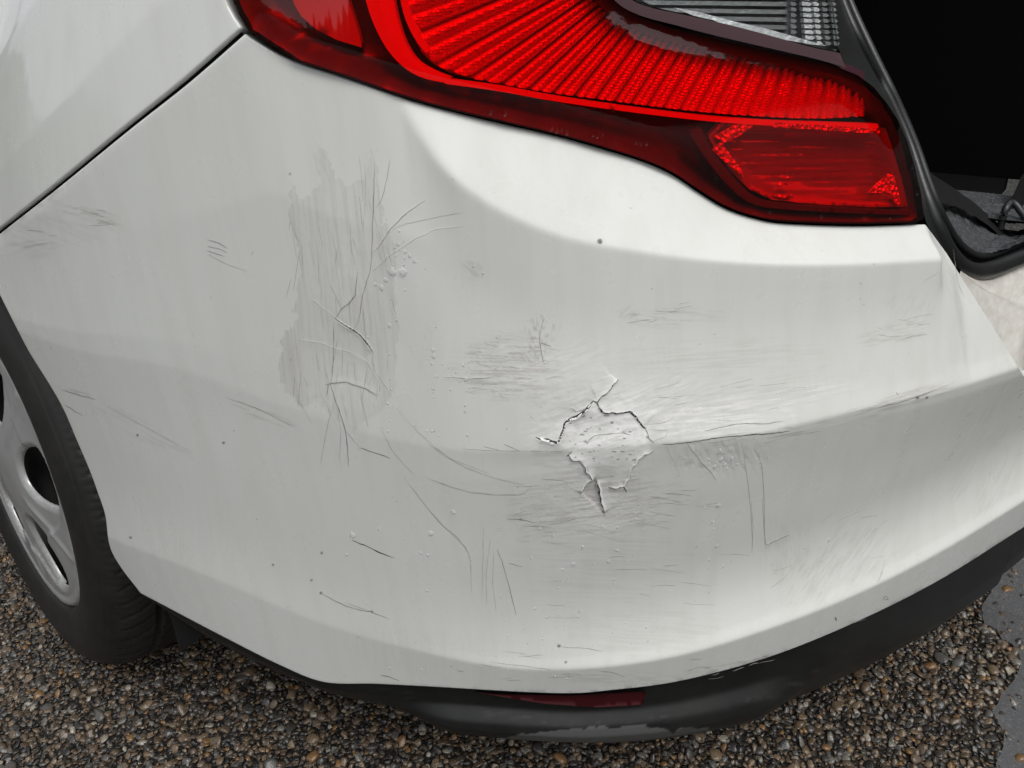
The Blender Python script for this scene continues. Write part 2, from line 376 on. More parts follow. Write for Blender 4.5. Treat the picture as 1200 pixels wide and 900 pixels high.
# (points, width px, lift in mm on one side (+/-), falloff px)
CR = [
 (B_([(383, 337), (420, 345), (440, 352), (462, 356), (472, 338), (480, 318), (488, 296), (497, 278), (515, 268), (530, 262), (545, 250), (560, 240), (574, 222), (583, 208)]), 2.6, 1.6, 9),
 (B_([(583, 208), (600, 212), (612, 195), (630, 180), (645, 165), (655, 152), (672, 132)]), 1.8, -1.0, 9),
 (B_([(600, 215), (605, 232), (612, 247), (650, 252), (690, 249), (715, 245), (728, 262), (742, 277), (756, 296), (770, 308)]), 2.2, -1.2, 10),
 (B_([(770, 308), (777, 325), (780, 342), (800, 356)]), .9, -.5, 6),
 (B_([(500, 398), (515, 415), (535, 420), (555, 440), (558, 455), (572, 470), (580, 484), (592, 492)]), 1.3, -1.3, 6),
 (B_([(592, 490), (575, 492), (562, 505), (550, 525), (543, 538)]), 1.4, 1.3, 6),
 (B_([(598, 495), (603, 520), (608, 550), (616, 580), (625, 608)]), 1.6, -1.2, 7),
 (B_([(795, 388), (768, 398), (745, 412), (738, 425), (722, 435), (720, 455), (712, 478), (700, 500), (690, 511), (665, 515), (640, 517)]), 1.1, 1.2, 5),
 (B_([(690, 511), (698, 520), (704, 533)]), 1.5, .4, 4),
 (B_([(505, 232), (516, 240), (525, 248), (545, 243), (562, 232)]), 1.0, .5, 5),
 (B_([(565, 365), (572, 350), (592, 334), (640, 328), (685, 323), (722, 331)]), 1.0, .4, 5),
 (B_([(492, 408), (503, 398), (513, 388)]), 1.3, 0, 4),
 (B_([(825, 365), (900, 358), (960, 350), (1000, 343), (1060, 336), (1100, 332), (1150, 328), (1200, 325)])+[(925, 505)], 1.3, -.5, 6),
 (B_([(975, 315), (1020, 305), (1080, 292), (1140, 288), (1200, 290)])+[(918, 493)], .8, -.3, 5),
 (A_([(305, 90), (302, 200), (300, 240), (298, 320), (293, 370), (284, 400), (275, 430), (268, 470), (262, 500), (250, 520)]), .9, -.35, 6),
 (A_([(345, 78), (338, 120), (330, 160), (320, 190), (308, 205)]), .8, -.2, 5),
 (A_([(437, 186), (410, 203), (380, 225), (350, 255), (330, 285), (310, 312), (298, 318)]), 1.1, -.3, 5),
 (A_([(530, 218), (480, 226), (440, 235), (380, 248), (350, 262)]), .6, 0, 4),
 (A_([(535, 253), (500, 256), (460, 262), (410, 285), (380, 305), (350, 325), (320, 350), (300, 370)]), .8, -.25, 5),
 (A_([(265, 70), (272, 130), (276, 190)]), .5, 0, 4), (A_([(280, 90), (283, 180)]), .5, 0, 4),
 (A_([(262, 370), (258, 400), (255, 430), (240, 450), (220, 465), (205, 490)]), 1.0, .35, 5),
 (A_([(220, 465), (205, 430), (190, 400)]), .7, 0, 4), (A_([(240, 440), (243, 510)]), .6, 0, 4),
 (A_([(203, 490), (225, 505), (250, 520), (268, 535), (280, 548), (292, 565), (300, 580)]), 1.5, .9, 7),
 (A_([(300, 580), (299, 600), (303, 625), (315, 640), (332, 665), (350, 690)]), .8, .25, 5),
 (A_([(105, 545), (160, 553), (200, 568), (250, 582), (285, 605), (300, 630), (310, 650)]), .8, .35, 6),
 (A_([(140, 440), (175, 465), (205, 490)]), .8, .3, 5),
 (A_([(200, 500), (198, 570), (196, 630), (190, 660)]), .9, 0, 4),
 (A_([(178, 662), (200, 658), (230, 655), (280, 672), (310, 690)]), 1.1, -.45, 5),
 (A_([(190, 660), (200, 690), (205, 708), (215, 730), (222, 750), (230, 780), (234, 805), (236, 830), (238, 870)]), 1.3, .35, 5),
 (A_([(185, 660), (181, 690)]), 1.0, 0, 4), (A_([(202, 705), (192, 735), (185, 760), (165, 870)]), .6, 0, 4),
 (A_([(210, 720), (218, 780), (215, 850), (222, 870)]), .6, 0, 4),
 (A_([(230, 780), (250, 803), (270, 825)]), .6, 0, 4), (A_([(268, 823), (290, 831), (310, 836), (345, 850)]), 1.5, 0, 4),
 (A_([(320, 770), (350, 830), (380, 865), (410, 895)]), .6, 0, 4),
 (A_([(360, 720), (390, 755), (420, 785), (460, 820), (500, 850), (600, 890)]), .6, 0, 4),
 (B_([(915, 360), (945, 400), (970, 430), (1000, 462), (1020, 490)]), .9, .2, 5),
 (B_([(1115, 380), (1122, 440), (1130, 500), (1140, 600), (1145, 720)]), .5, 0, 4),
 (B_([(1150, 380), (1168, 405), (1180, 440), (1186, 550), (1190, 740)]), .6, 0, 4),
 (B_([(0, 355), (60, 400), (130, 440), (190, 465), (250, 485), (340, 505)]), .6, -.2, 5),
 (B_([(0, 480), (80, 510), (150, 530), (240, 540), (330, 540), (350, 528), (370, 505)]), .7, -.3, 6),
 (B_([(0, 580), (60, 650), (110, 690), (150, 750)]), .6, 0, 4),
 (B_([(200, 370), (260, 385)]), 1.0, .2, 4), (B_([(270, 362), (300, 375), (330, 385)]), 1.0, .2, 4),
 (B_([(130, 378), (230, 384), (330, 386), (500, 385)]), .6, .3, 4),
 (B_([(397, 0), (402, 30), (405, 50), (415, 80)]), .9, .3, 4), ([(638, 373), (634, 385), (632, 400)], 1.0, .3, 4), ([(632, 401), (646, 406)], 1.3, 0, 4),
 (B_([(60, 125), (130, 130), (180, 131), (230, 125)]), 1.1, .4, 4),
 (B_([(840, 365), (862, 410), (885, 460)]), .4, 0, 4),
 (B_([(775, 293), (830, 287), (870, 270)]), .7, .2, 4), (B_([(780, 310), (850, 315), (840, 335), (800, 350)]), .6, .2, 4),
 (C_([(330, 0), (380, 65), (440, 140), (485, 180), (520, 215), (532, 238), (537, 260), (540, 360)]), .7, 0, 4),
 (C_([(577, 150), (576, 260), (572, 380)]), .5, 0, 4), (C_([(600, 190), (585, 300), (588, 400)]), .5, 0, 4), (C_([(610, 230), (606, 330), (618, 420)]), .5, 0, 4),
 (C_([(620, 222), (636, 262), (650, 310), (665, 370), (680, 430)]), 1.0, .2, 4),
 (C_([(168, 196), (200, 208), (230, 222), (265, 238), (300, 250)]), 1.7, 0, 4),
 (C_([(66, 358), (105, 380), (150, 402), (190, 412), (230, 420), (285, 442)]), 1.2, 0, 4), (C_([(150, 392), (190, 406), (232, 418)]), .8, 0, 4),
 (C_([(650, 128), (690, 130), (740, 140)]), 1.0, 0, 4), (C_([(815, 527), (860, 531), (905, 534), (950, 542)]), .9, 0, 4),
 (C_([(600, 575), (700, 588), (790, 600)]), .8, 0, 4), (C_([(940, 605), (975, 606), (1020, 622)]), .9, 0, 4), (C_([(255, 615), (280, 620), (315, 635)]), 1.3, 0, 4),
 (C_([(655, 265), (700, 278)]), .9, 0, 4), (C_([(495, 602), (515, 606)]), 1.0, 0, 4),
 (Z(0, 0, 3, [(730, 842), (765, 852), (800, 872)]), .9, 0, 4), (Z(0, 0, 3, [(730, 865), (770, 874), (800, 888)]), .9, 0, 4), (Z(0, 0, 3, [(728, 880), (790, 902)]), .9, 0, 4), (Z(0, 0, 3, [(730, 893), (790, 925), (870, 955)]), .6, 0, 4),
 (D_([(48, 570), (70, 566), (92, 568), (68, 573)]), .8, 0, 3), (D_([(262, 532), (282, 530)]), 1.5, 0, 3),
 (D_([(555, 424), (580, 415), (604, 408)]), 1.0, 0, 3), (D_([(503, 402), (507, 416)]), 2.2, 0, 3), (D_([(660, 345), (668, 332), (678, 343), (664, 345)]), 1.3, 0, 3),
 (D_([(275, 165), (310, 148), (355, 130)]), 1.0, .5, 4), (D_([(225, 20), (232, 100), (228, 190)]), .5, 0, 4), (D_([(262, 10), (268, 110), (275, 180)]), .5, 0, 4),
 ([(1095, 458), (1060, 470), (1030, 478)], 1.2, 0, 4), ([(1120, 447), (1085, 461), (1040, 474), (1000, 487)], .8, 0, 4), ([(895, 520), (925, 511), (960, 505)], .5, 0, 4),
 ([(1082, 330), (1102, 318)], .6, 0, 4), ([(1117, 292), (1122, 330), (1128, 345)], .5, 0, 4),
 ([(72, 457), (90, 462), (112, 468)], 1.2, 0, 4), ([(75, 474), (98, 488)], .9, 0, 4), ([(118, 472), (170, 500), (225, 530)], .5, 0, 4),
 ([(77, 168), (92, 172), (98, 176)], .8, 0, 4), ([(265, 466), (300, 478), (345, 500)], .8, 0, 4),
]
def jag(P, amp):
    P = resample(P, step=2.2); n = len(P)
    if n > 4 and amp:
        t = np.gradient(P, axis=0); t /= np.linalg.norm(t, axis=1)[:, None]+1e-9
        P = P+np.stack([-t[:, 1], t[:, 0]], 1)*((vnoise(np.arange(n)*.45, np.full(n, P[0, 0]))-.5)*amp)[:, None]
    return P
CR = [(p, w*1.35 if i_ in (0, 2, 6) else w, l*(.4 if abs(l) <= .3 and i_ > 40 else 1.6 if abs(l) >= .9 and i_ != 24 else 1), f) for i_, (p, w, l, f) in enumerate(CR)]
CR = [(jag(p, 2.6 if abs(l) > .9 else .9 if w > .7 else .4), w if i_ < 14 else w*.8, l, f) for i_, (p, w, l, f) in enumerate(CR)]
def disp(px):
    """relief of the cracked skin in metres"""
    D = np.zeros(len(px))
    for P, w, l, f in CR:
        if not l: continue
        lo, hi = P.min(0)-f*3.5, P.max(0)+f*3.5
        m = np.where((px[:, 0] > lo[0]) & (px[:, 0] < hi[0]) & (px[:, 1] > lo[1]) & (px[:, 1] < hi[1]))[0]
        if not len(m): continue
        d, s, a = segdist(px[m], P)
        sd_ = d*s*np.sign(l); k = np.exp(-(d/f)**1.0)*sstep(sd_, -.6, .6)
        k *= sstep(a, -.02, .12)*sstep(1-a, -.02, .12)*(d < f*3.4)
        D[m] += abs(l)*1e-3*k
    def dent(cx, cy, rx, ry, h):
        r = ((px[:, 0]-cx)/rx)**2+((px[:, 1]-cy)/ry)**2; return h*np.exp(-r)
    D += dent(700, 505, 40, 24, -.0022)+dent(700, 575, 26, 26, -.0025)+dent(690, 455, 60, 30, .0012)+dent(415, 420, 55, 60, -.0018)+dent(400, 350, 30, 60, .0008)
    D += dent(640, 545, 60, 20, -.001)+dent(820, 540, 90, 25, -.0012)
    tri = inside(px, np.array([(681, 579), (689, 567), (698, 564), (704, 585), (708, 603), (694, 590)])); D -= tri*.0012
    for cx, cy, rx, ry, an, h in ((700, 500, 80, 60, -12, .0005), (840, 500, 100, 28, -6, .0003), (400, 370, 55, 120, 88, .00018), (610, 430, 60, 40, -10, .00028), (690, 590, 80, 36, -8, .00035), (845, 538, 50, 22, 60, .0006)):
        a = math.radians(an); dx, dy = px[:, 0]-cx, px[:, 1]-cy; w = np.exp(-((dx/rx)**2+(dy/ry)**2)**2)
        p = px[:, 0]*math.cos(a)+px[:, 1]*math.sin(a); q = -px[:, 0]*math.sin(a)+px[:, 1]*math.cos(a)
        D += w*h*((fbm(p/16, q/3.2, 3, 91)-.45)+.8*np.abs(fbm(px[:, 0]/13, px[:, 1]/13, 3, 92)-.45)*3-.25)
    return D
def ribbon_mesh(items, lift=.00016, wscale=.8):
    Vs, Fs = [], []; c = 0
    allpx = []; segs = []
    for P, w in items:
        n = len(P); t = np.gradient(P, axis=0); t /= np.linalg.norm(t, axis=1)[:, None]+1e-9
        nn = np.stack([-t[:, 1], t[:, 0]], 1); s = np.linspace(0, 1, n)
        ww = w*wscale*.5*np.clip(np.minimum(s, 1-s)*5+.15, 0, 1)**.6*(.55+.9*vnoise(np.arange(n)*.35, np.full(n, P[0, 1])))
        allpx += [P-nn*ww[:, None], P+nn*ww[:, None]]; segs.append(n)
    px = np.vstack(allpx); u, z = hit(px, soff(0)); n3 = surf_n(u, z)
    V = to3(u, z, boff(u, z))+n3*(disp(px)+lift)[:, None]
    for n in segs:
        i = np.arange(n-1); a = c+i; b = c+n+i
        Fs.append(np.stack([a, a+1, b+1, b], 1)); c += 2*n
    return V, np.vstack(Fs)

# ================================================================== THE CAR
car = empty('white_car')
tag(car, 'white car seen close up at its rear left corner, the bumper cracked, scraped and scuffed', 'car')

# ---- bumper skin (transfinite sheet between arch, panel gap, lamp edge and lower edge)
def edge_uz(px, d=0):
    u, z = hit(px, soff(d)); return np.stack([u, z], 1)
UEND = float(np.interp(1.05, pl[:, 0], PL))
top_px = np.vstack([catmull(GAP, 10), catmull(LAMP, 10)[1:], catmull(REDGE, 10)[1:]])
bot_px = catmull(BOTTOM, 10); arch_px = catmull(ARCH, 6)
def inset(P, d):    # keep the kinks, move nothing
    return P
t_uz = edge_uz(top_px); b_uz = edge_uz(bot_px); l_uz = edge_uz(arch_px)
zt_end = t_uz[-1, 1]
NC, NR = 860, 500
def by_px(px, uz, n, uend, zend):
    """resample by photo arc length, then run on to the centre of the car"""
    L_ = np.r_[0, np.cumsum(np.linalg.norm(np.diff(px, axis=0), axis=1))]
    ext = uend-uz[-1, 0]; nvis = int(n*.95)
    s = np.linspace(0, L_[-1], nvis); v = np.stack([np.interp(s, L_, uz[:, k]) for k in (0, 1)], 1)
    m = n-nvis; e = np.linspace(0, 1, m+1)[1:]
    x = np.stack([uz[-1, 0]+ext*e, uz[-1, 1]+(zend-uz[-1, 1])*e], 1)
    return np.vstack([v, x])
Tt = by_px(top_px, t_uz, NC, UEND, zt_end-.02); Bb = by_px(bot_px, b_uz, NC, UEND, b_uz[-1, 1])
Ll = resample(np.hstack([l_uz, arch_px]), n=NR)[:, :2] if False else None
Lp = np.r_[0, np.cumsum(np.linalg.norm(np.diff(arch_px, axis=0), axis=1))]; s = np.linspace(0, Lp[-1], NR)
Ll = np.stack([np.interp(s, Lp, l_uz[:, k]) for k in (0, 1)], 1)
Rr = np.stack([np.full(NR, UEND), np.linspace(Bb[-1, 1], Tt[-1, 1], NR)], 1)
Ll[0] = Bb[0]; Ll[-1] = Tt[0]
s = np.linspace(0, 1, NC)[None, :, None]; t = np.linspace(0, 1, NR)[:, None, None]
G = (1-t)*Bb[None]+t*Tt[None]+(1-s)*Ll[:, None]+s*Rr[:, None]-((1-s)*(1-t)*Bb[0]+s*(1-t)*Bb[-1]+(1-s)*t*Tt[0]+s*t*Tt[-1])
U_, Z_ = G[..., 0].ravel(), G[..., 1].ravel()
# round the borders over: 2.5 mm radius at gap/lamp, lower edge and arch
P0 = to3(U_, Z_, boff(U_, Z_)); PX = proj(P0)
NN = surf_n(U_, Z_)
P1 = P0+NN*disp(PX)[:, None]
P1 = P1.reshape(NR, NC, 3); NNg = NN.reshape(NR, NC, 3)
def border(P, N, inward, rad, depth, k=6):
    """rows that roll a border over and inwards. inward: unit vectors pointing out of the sheet along it"""
    rows = []
    for a in np.linspace(0, math.pi/2, k)[1:]:
        rows.append(P+inward*rad*math.sin(a)-N*rad*(1-math.cos(a)))
    rows.append(P+inward*rad-N*np.broadcast_to(rad+np.asarray(depth), len(P))[:, None]); return np.array(rows)
def outdir(P, Pin, N):
    d = P-Pin; d -= (d*N).sum(-1, keepdims=True)*N; return d/(np.linalg.norm(d, axis=-1, keepdims=True)+1e-12)
NT = NNg[-1]; dT = outdir(P1[-1], P1[-4], NT)
wv = np.ones(NC)
def smooth_rows(d, w=9):
    k = np.ones(w)/w; q = np.stack([np.convolve(np.pad(d[:, i], (w//2, w//2), mode='edge'), k, 'valid') for i in range(3)], 1)
    return q/np.linalg.norm(q, axis=1, keepdims=True)
dT = smooth_rows(dT, 15)
RT = 2.2e-3
P1[-1] -= dT*RT*.3
topb = border(P1[-1], NT, dT, RT, np.interp(Tt[:, 0], [2.2, 2.235, 2.40], [.016, .004, .004]))
dB = smooth_rows(outdir(P1[0], P1[3], NNg[0]), 15); botb = border(P1[0], NNg[0], dB, .0015, .014)[::-1]
PP = np.vstack([botb.reshape(-1, NC, 3), P1, topb.reshape(-1, NC, 3)])
nrow = PP.shape[0]
NL_ = np.vstack([np.repeat(NNg[:1, 0], len(botb), 0), NNg[:, 0], np.repeat(NNg[-1:, 0], len(topb), 0)])
dL = outdir(PP[:, 0], PP[:, 4], NL_); dL = smooth_rows(dL, 21)
left = border(PP[:, 0], NL_, dL, .003, .02)
PP = np.concatenate([np.swapaxes(left, 0, 1)[:, ::-1], PP], 1); ncol = PP.shape[1]
allv = PP.reshape(-1, 3); apx = proj(allv)
def wear_shade_maps(px):
    x, y = px[:, 0], px[:, 1]; n = len(px); wear_shade = np.zeros(n); chalk = np.zeros(n); dark = np.zeros(n)
    def ell(cx, cy, rx, ry, ang=0, soft=.5):
        a = math.radians(ang); dx, dy = x-cx, y-cy; p = dx*math.cos(a)+dy*math.sin(a); q = -dx*math.sin(a)+dy*math.cos(a)
        wob = (fbm(x/14, y/14, 3, 4)-.45)*.9
        return sstep(-(np.sqrt((p/rx)**2+(q/ry)**2)+wob), -1.-soft*.5, -1+soft)
    def strk(ang, ln, wd, seed, lo=.45, hi=.6):
        a = math.radians(ang); p = x*math.cos(a)+y*math.sin(a); q = -x*math.sin(a)+y*math.cos(a)
        return sstep(fbm(p/ln, q/wd, 3, seed), lo, hi)
    # tall peeled patch on the left
    poly = np.array([(342, 212), (352, 232), (372, 222), (378, 200), (372, 168), (385, 175), (392, 205), (408, 215), (430, 205), (434, 172), (442, 178), (446, 220), (452, 262), (466, 300), (463, 352), (466, 400), (464, 452), (452, 478), (430, 492), (412, 505), (395, 492), (372, 470), (352, 476), (332, 456), (326, 430), (330, 398), (346, 378), (344, 352), (352, 320), (348, 290), (338, 262)])
    wx = x+(fbm(x/9, y/9, 3, 11)-.45)*16; wy = y+(fbm(x/9, y/9, 3, 12)-.45)*16
    dd = segdist(np.stack([wx, wy], 1), np.vstack([poly, poly[:1]]))[0]; ins = inside(np.stack([wx, wy], 1), poly)
    m = ins*sstep(dd, 0, 1.6)
    wear_shade += m*(.19+.30*strk(84, 60, 2.2, 21, .38, .66)+.22*sstep(y, 330, 420)*sstep(-x, -372, -330))
    wear_shade += m*.12*np.exp(-(dd/3.5)**2)
    S2 = [(600, 430, 66, 42, -8, 2, 14, .75), (632, 395, 22, 36, 10, 80, 3, .7), (780, 372, 60, 12, -4, 2, 12, .38), (735, 365, 14, 10, 0, -35, 8, .4),
          (690, 590, 100, 42, -8, -6, 16, .7), (835, 535, 75, 22, -4, 70, 5, .35), (1050, 390, 42, 13, -12, -10, 10, .5), (1065, 360, 28, 22, 0, -60, 6, .22),
          (985, 660, 85, 38, -28, -55, 9, .35), (930, 640, 40, 40, 0, 80, 6, .25), (85, 245, 55, 9, 14, 14, 16, .75), (55, 270, 60, 24, 5, 20, 14, .4), (30, 292, 35, 12, -6, -6, 14, .5), (130, 262, 26, 7, 28, 28, 12, .4),
          (305, 484, 45, 7, 20, 20, 14, .6), (555, 318, 16, 12, 30, 40, 8, .5), (375, 195, 12, 30, -15, 75, 8, .3), (500, 420, 12, 60, 0, 88, 4, .2),
          (830, 420, 130, 22, -3, -4, 22, .3), (900, 455, 110, 20, -8, -9, 24, .3), (1060, 468, 70, 9, -16, -16, 16, .7), (960, 500, 60, 6, -12, -12, 14, .5),
          (700, 660, 120, 60, 0, 2, 26, .22), (760, 740, 90, 36, 0, 3, 24, .25), (860, 778, 60, 8, -12, -12, 12, .5), (730, 795, 80, 9, 2, 2, 12, .5), (95, 460, 26, 6, 14, 16, 10, .7), (160, 500, 80, 12, 28, 28, 16, .35),
          (1140, 520, 40, 80, 30, -60, 12, .25), (1170, 560, 20, 60, 25, -65, 10, .3), (1120, 330, 12, 40, -20, 65, 8, .25), (210, 600, 100, 60, 20, 85, 18, .12), (480, 760, 100, 30, 12, 85, 14, .15)]
    for i, (cx, cy, rx, ry, an, sa, ln, am) in enumerate(S2): wear_shade += am*ell(cx, cy, rx, ry, an)*strk(sa, ln*1.7, 1.5, 30+i, .38, .62)
    for i, (cx, cy, rx, ry, an, sa, ln, am) in enumerate([(700, 495, 70, 50, -8, -20, 14, .8), (770, 470, 60, 38, -15, -25, 12, .5), (840, 490, 90, 20, -6, -6, 18, .7), (700, 545, 60, 20, 0, 5, 10, .45), (650, 430, 60, 26, -20, -20, 12, .35), (730, 600, 60, 30, -20, -18, 10, .35), (900, 470, 120, 14, -10, -10, 20, .5), (400, 460, 60, 26, 0, 85, 10, .2)]):
        chalk += am*ell(cx, cy, rx, ry, an, .7)*strk(sa, ln*1.6, 1.7, 70+i, .36, .58)
    # speckle of stone chips
    for cx, cy, r in [(703, 283, 3.2), (928+0, 0, 0), (1086, 466, 1.6), (1006, 530-10, 0), (886, 0, 0), (655, 757, 1.8), (610, 609, 1.2), (376, 695, 1.5), (436, 717, 1.3), (377, 648, 1.5), (161, 510, 1.5), (262, 519, 1.5), (153, 630, 1.5), (340, 204+0, 1.2), (663, 776, 1.5), (75, 600+12, 0), (320, 662, 1.3), (365, 680, 1.3), (1075, 466, 2), (708, 604, 1.)]:
        if r: dark += .95*sstep(-np.hypot(x-cx, (y-cy)), -r-.6, -r+.8)
    r2 = np.random.default_rng(5)
    for k in range(70):
        cx, cy = r2.uniform(20, 1190), r2.uniform(60, 800); r = r2.uniform(.3, .9)
        m = (np.abs(x-cx) < 4) & (np.abs(y-cy) < 4); dark[m] += .6*sstep(-np.hypot(x[m]-cx, y[m]-cy), -r-.7, -r+.7)
    # dirt in the panel gap and along the lower lip
    dg = segdist(px, catmull(GAP, 4))[0]; dark += .3*np.exp(-(dg/4)**2)*sstep(-x, -200, 0)*sstep(fbm(x/8, y/8, 3, 50), .35, .6)
    dbm = segdist(px, bot_px[::4])[0]; dark += .35*np.exp(-(dbm/3.)**2)*sstep(fbm(x/10, y/10, 3, 51), .4, .6)*sstep(x, 400, 700)
    tri = inside(px, np.array([(681, 579), (689, 567), (698, 564), (704, 585), (708, 603), (694, 590)])); wear_shade += .5*tri  # grey fill painted as the shadow in the small triangular dent
    bare = inside(px, np.array([(640, 517), (656, 516), (666, 493), (695, 470), (704, 482), (738, 483), (758, 505), (762, 520), (740, 545), (735, 562), (713, 570), (698, 560), (685, 547), (668, 533)]))
    chalk += bare*(1-.75*sstep(y, 520, 532))*(.15+.4*sstep(fbm(x/5, y/4, 3, 81), .4, .55)); dark += bare*.8*sstep(fbm(x/7, y/2.2, 3, 82), .64, .70)
    return np.clip(wear_shade, 0, 1), np.clip(chalk, 0, 1), np.clip(dark, 0, 1)
wear_shade, chalk, dark = wear_shade_maps(apx)
faces = grid_faces(nrow, ncol)
nchk = np.cross(PP[nrow//2, 501]-PP[nrow//2, 500], PP[nrow//2+1, 500]-PP[nrow//2, 500])
if nchk@(PP[nrow//2, 500]-CP) > 0: faces = faces[:, ::-1]
me = mesh_np('bumper', allv, faces); attr(me, 'wear_shade', wear_shade); attr(me, 'chalk', chalk); attr(me, 'dark', dark)
bumper = link('bumper', me, M_paint, car)
tag(bumper, 'cracked and scuffed white plastic bumper skin')
# cracks as pieces of their own, hairlines joined
for P, w, l, f in CR:
    if abs(l) >= .85 or w >= 1.3:
        V, Fc = ribbon_mesh([(P, w)]); link('crack', mesh_np('crack', V, Fc), M_dark, bumper)
V, Fc = ribbon_mesh([(P, w) for P, w, l, f in CR if not (abs(l) >= .85 or w >= 1.3) and w >= .7]); tag(link('scratches', mesh_np('scratches', V, Fc), simple('scratch_dark', (.23, .225, .21), .8), bumper), kind='stuff')
its = [(P, w) for P, w, l, f in CR if not (abs(l) >= .85 or w >= 1.3) and w < .7]
r3 = np.random.default_rng(12)
def rand_lines(n, x0, x1, y0, y1, ang, da, l0, l1, w):
    for k in range(n):
        x, y = r3.uniform(x0, x1), r3.uniform(y0, y1); a = math.radians(ang+r3.normal()*da); L_ = r3.uniform(l0, l1)
        p = np.array([(x+math.cos(a)*L_*q, y+math.sin(a)*L_*q+2*math.sin(q*3+k)*.6) for q in np.linspace(0, 1, 5)]); its.append((resample(p, step=2.5), w*r3.uniform(.6, 1.2)))
rand_lines(26, 600, 780, 560, 640, 2, 8, 10, 40, .45); rand_lines(14, 640, 840, 640, 740, 3, 3, 10, 45, .5); rand_lines(50, 338, 460, 210, 490, 84, 10, 10, 46, .42)
rand_lines(14, 740, 930, 440, 520, -6, 4, 12, 50, .45); rand_lines(18, 540, 640, 400, 460, 2, 10, 6, 22, .5); rand_lines(12, 900, 1060, 600, 700, -35, 20, 8, 30, .4); rand_lines(10, 560, 700, 750, 800, 3, 3, 6, 30, .6)
rand_lines(8, 1010, 1080, 375, 400, -8, 5, 10, 40, .5); rand_lines(9, 20, 120, 235, 290, 12, 12, 8, 34, .6); rand_lines(7, 700, 800, 355, 385, -8, 15, 8, 30, .5); rand_lines(8, 800, 900, 770, 800, -12, 3, 6, 20, .8); rand_lines(6, 770, 880, 560, 600, 3, 4, 14, 34, .45)
V, Fc = ribbon_mesh(its); tag(link('hairline_scratches', mesh_np('hair', V, Fc), M_line, bumper), kind='stuff')
# lifted bright paint edges beside the big cracks
def shift(P, d):
    t = np.gradient(P, axis=0); t /= np.linalg.norm(t, axis=1)[:, None]+1e-9; return P+np.stack([-t[:, 1], t[:, 0]], 1)*d
for i, dd_, w in ((0, 2.2, 1.6), (1, -1.8, 1.6), (2, -2.0, 1.5), (4, -1.2, 2.2), (5, 1.3, 1.5), (7, 1.2, 2.0), (24, 1.4, 1.2), (6, -2.5, 3.2)):
    V, Fc = ribbon_mesh([(shift(CR[i][0], dd_), w)], lift=.0004); link('paint_flake_edge', mesh_np('flake', V, Fc), M_edge, bumper)

# ---- quarter panel above the gap
GAPQ = [(p[0]-.60*(8+4*q_), p[1]-.80*(8+4*q_)) for p, q_ in zip(GAP[:-1], (0, 0, .2, .5, .8))]+[(278.5, 33)]
gq = catmull(GAPQ, 10); g_uz = edge_uz(gq)
ARC_U = np.linspace(.55, g_uz[0, 0], 60)
wc_y = .86
yy = plan(ARC_U)[:, 1]; rad = math.hypot(plan(g_uz[0, 0])[1]-wc_y, g_uz[0, 1]-.33)
za = .33+np.sqrt(np.clip(rad**2-(yy-wc_y)**2, .02, None)); za += (g_uz[0, 1]-za[-1])
low = np.vstack([np.stack([ARC_U, za], 1)[:-1], g_uz])
LQ = [(278.5, 33), (269.5, 20), (260, 0), (249, -40), (240, -90), (235, -130)]
r_uz = edge_uz(catmull(LQ, 8))
n1, n2 = 300, 170
low = resample(low, n=n1); rq = resample(r_uz, n=n2); rq[0] = low[-1]
lq = np.stack([np.full(n2, low[0, 0]), np.linspace(low[0, 1], rq[-1, 1], n2)], 1)
tq = np.stack([np.linspace(low[0, 0], rq[-1, 0], n1), np.full(n1, rq[-1, 1])], 1)
s = np.linspace(0, 1, n1)[None, :, None]; t = np.linspace(0, 1, n2)[:, None, None]
G = (1-t)*low[None]+t*tq[None]+(1-s)*lq[:, None]+s*rq[:, None]-((1-s)*(1-t)*low[0]+s*(1-t)*low[-1]+(1-s)*t*tq[0]+s*t*tq[-1])
Uq, Zq = G[..., 0].ravel(), G[..., 1].ravel(); NQ = surf_n(Uq, Zq).reshape(n2, n1, 3); PQ = to3(Uq, Zq, boff(Uq, Zq)+.0006).reshape(n2, n1, 3)
dq = smooth_rows(outdir(PQ[0], PQ[3], NQ[0]), 15); bb = border(PQ[0], NQ[0], dq, .0018, .016)[::-1]
PQ = np.vstack([bb, PQ]); NQ = np.vstack([np.repeat(NQ[:1], len(bb), 0), NQ])
dr = smooth_rows(outdir(PQ[:, -1], PQ[:, -4], NQ[:, -1]), 9); rb = border(PQ[:, -1], NQ[:, -1], dr, .0035, .016)
PQ = np.concatenate([PQ, np.swapaxes(rb, 0, 1)], 1)
fq = grid_faces(*PQ.shape[:2])
if np.cross(PQ[90, 201]-PQ[90, 200], PQ[91, 200]-PQ[90, 200])@(PQ[90, 200]-CP) > 0: fq = fq[:, ::-1]
quarter = link('quarter_panel', mesh_np('quarter', PQ.reshape(-1, 3), fq), M_panel, car)
# dark backing behind the gap and the lamp joint
def strip(name, px, w0, w1, d, material, parent):
    P = resample(catmull(px, 6), step=6); t_ = np.gradient(P, axis=0); t_ /= np.linalg.norm(t_, axis=1)[:, None]; n_ = np.stack([-t_[:, 1], t_[:, 0]], 1)
    a = P+n_*w0; b = P+n_*w1; V = np.vstack([surf(a, d), surf(b, d)]); n = len(P); i = np.arange(n-1)
    return link(name, mesh_np(name, V, np.stack([i, i+1, n+i+1, n+i], 1)), material, parent)
strip('gap_backing', GAP, -10, 8, -.0032, M_black, car)  # black strip inside the gap, put in for the shade between the flanges
strip('gap_backing', LAMP, -14, 16, -.016, M_black, car)

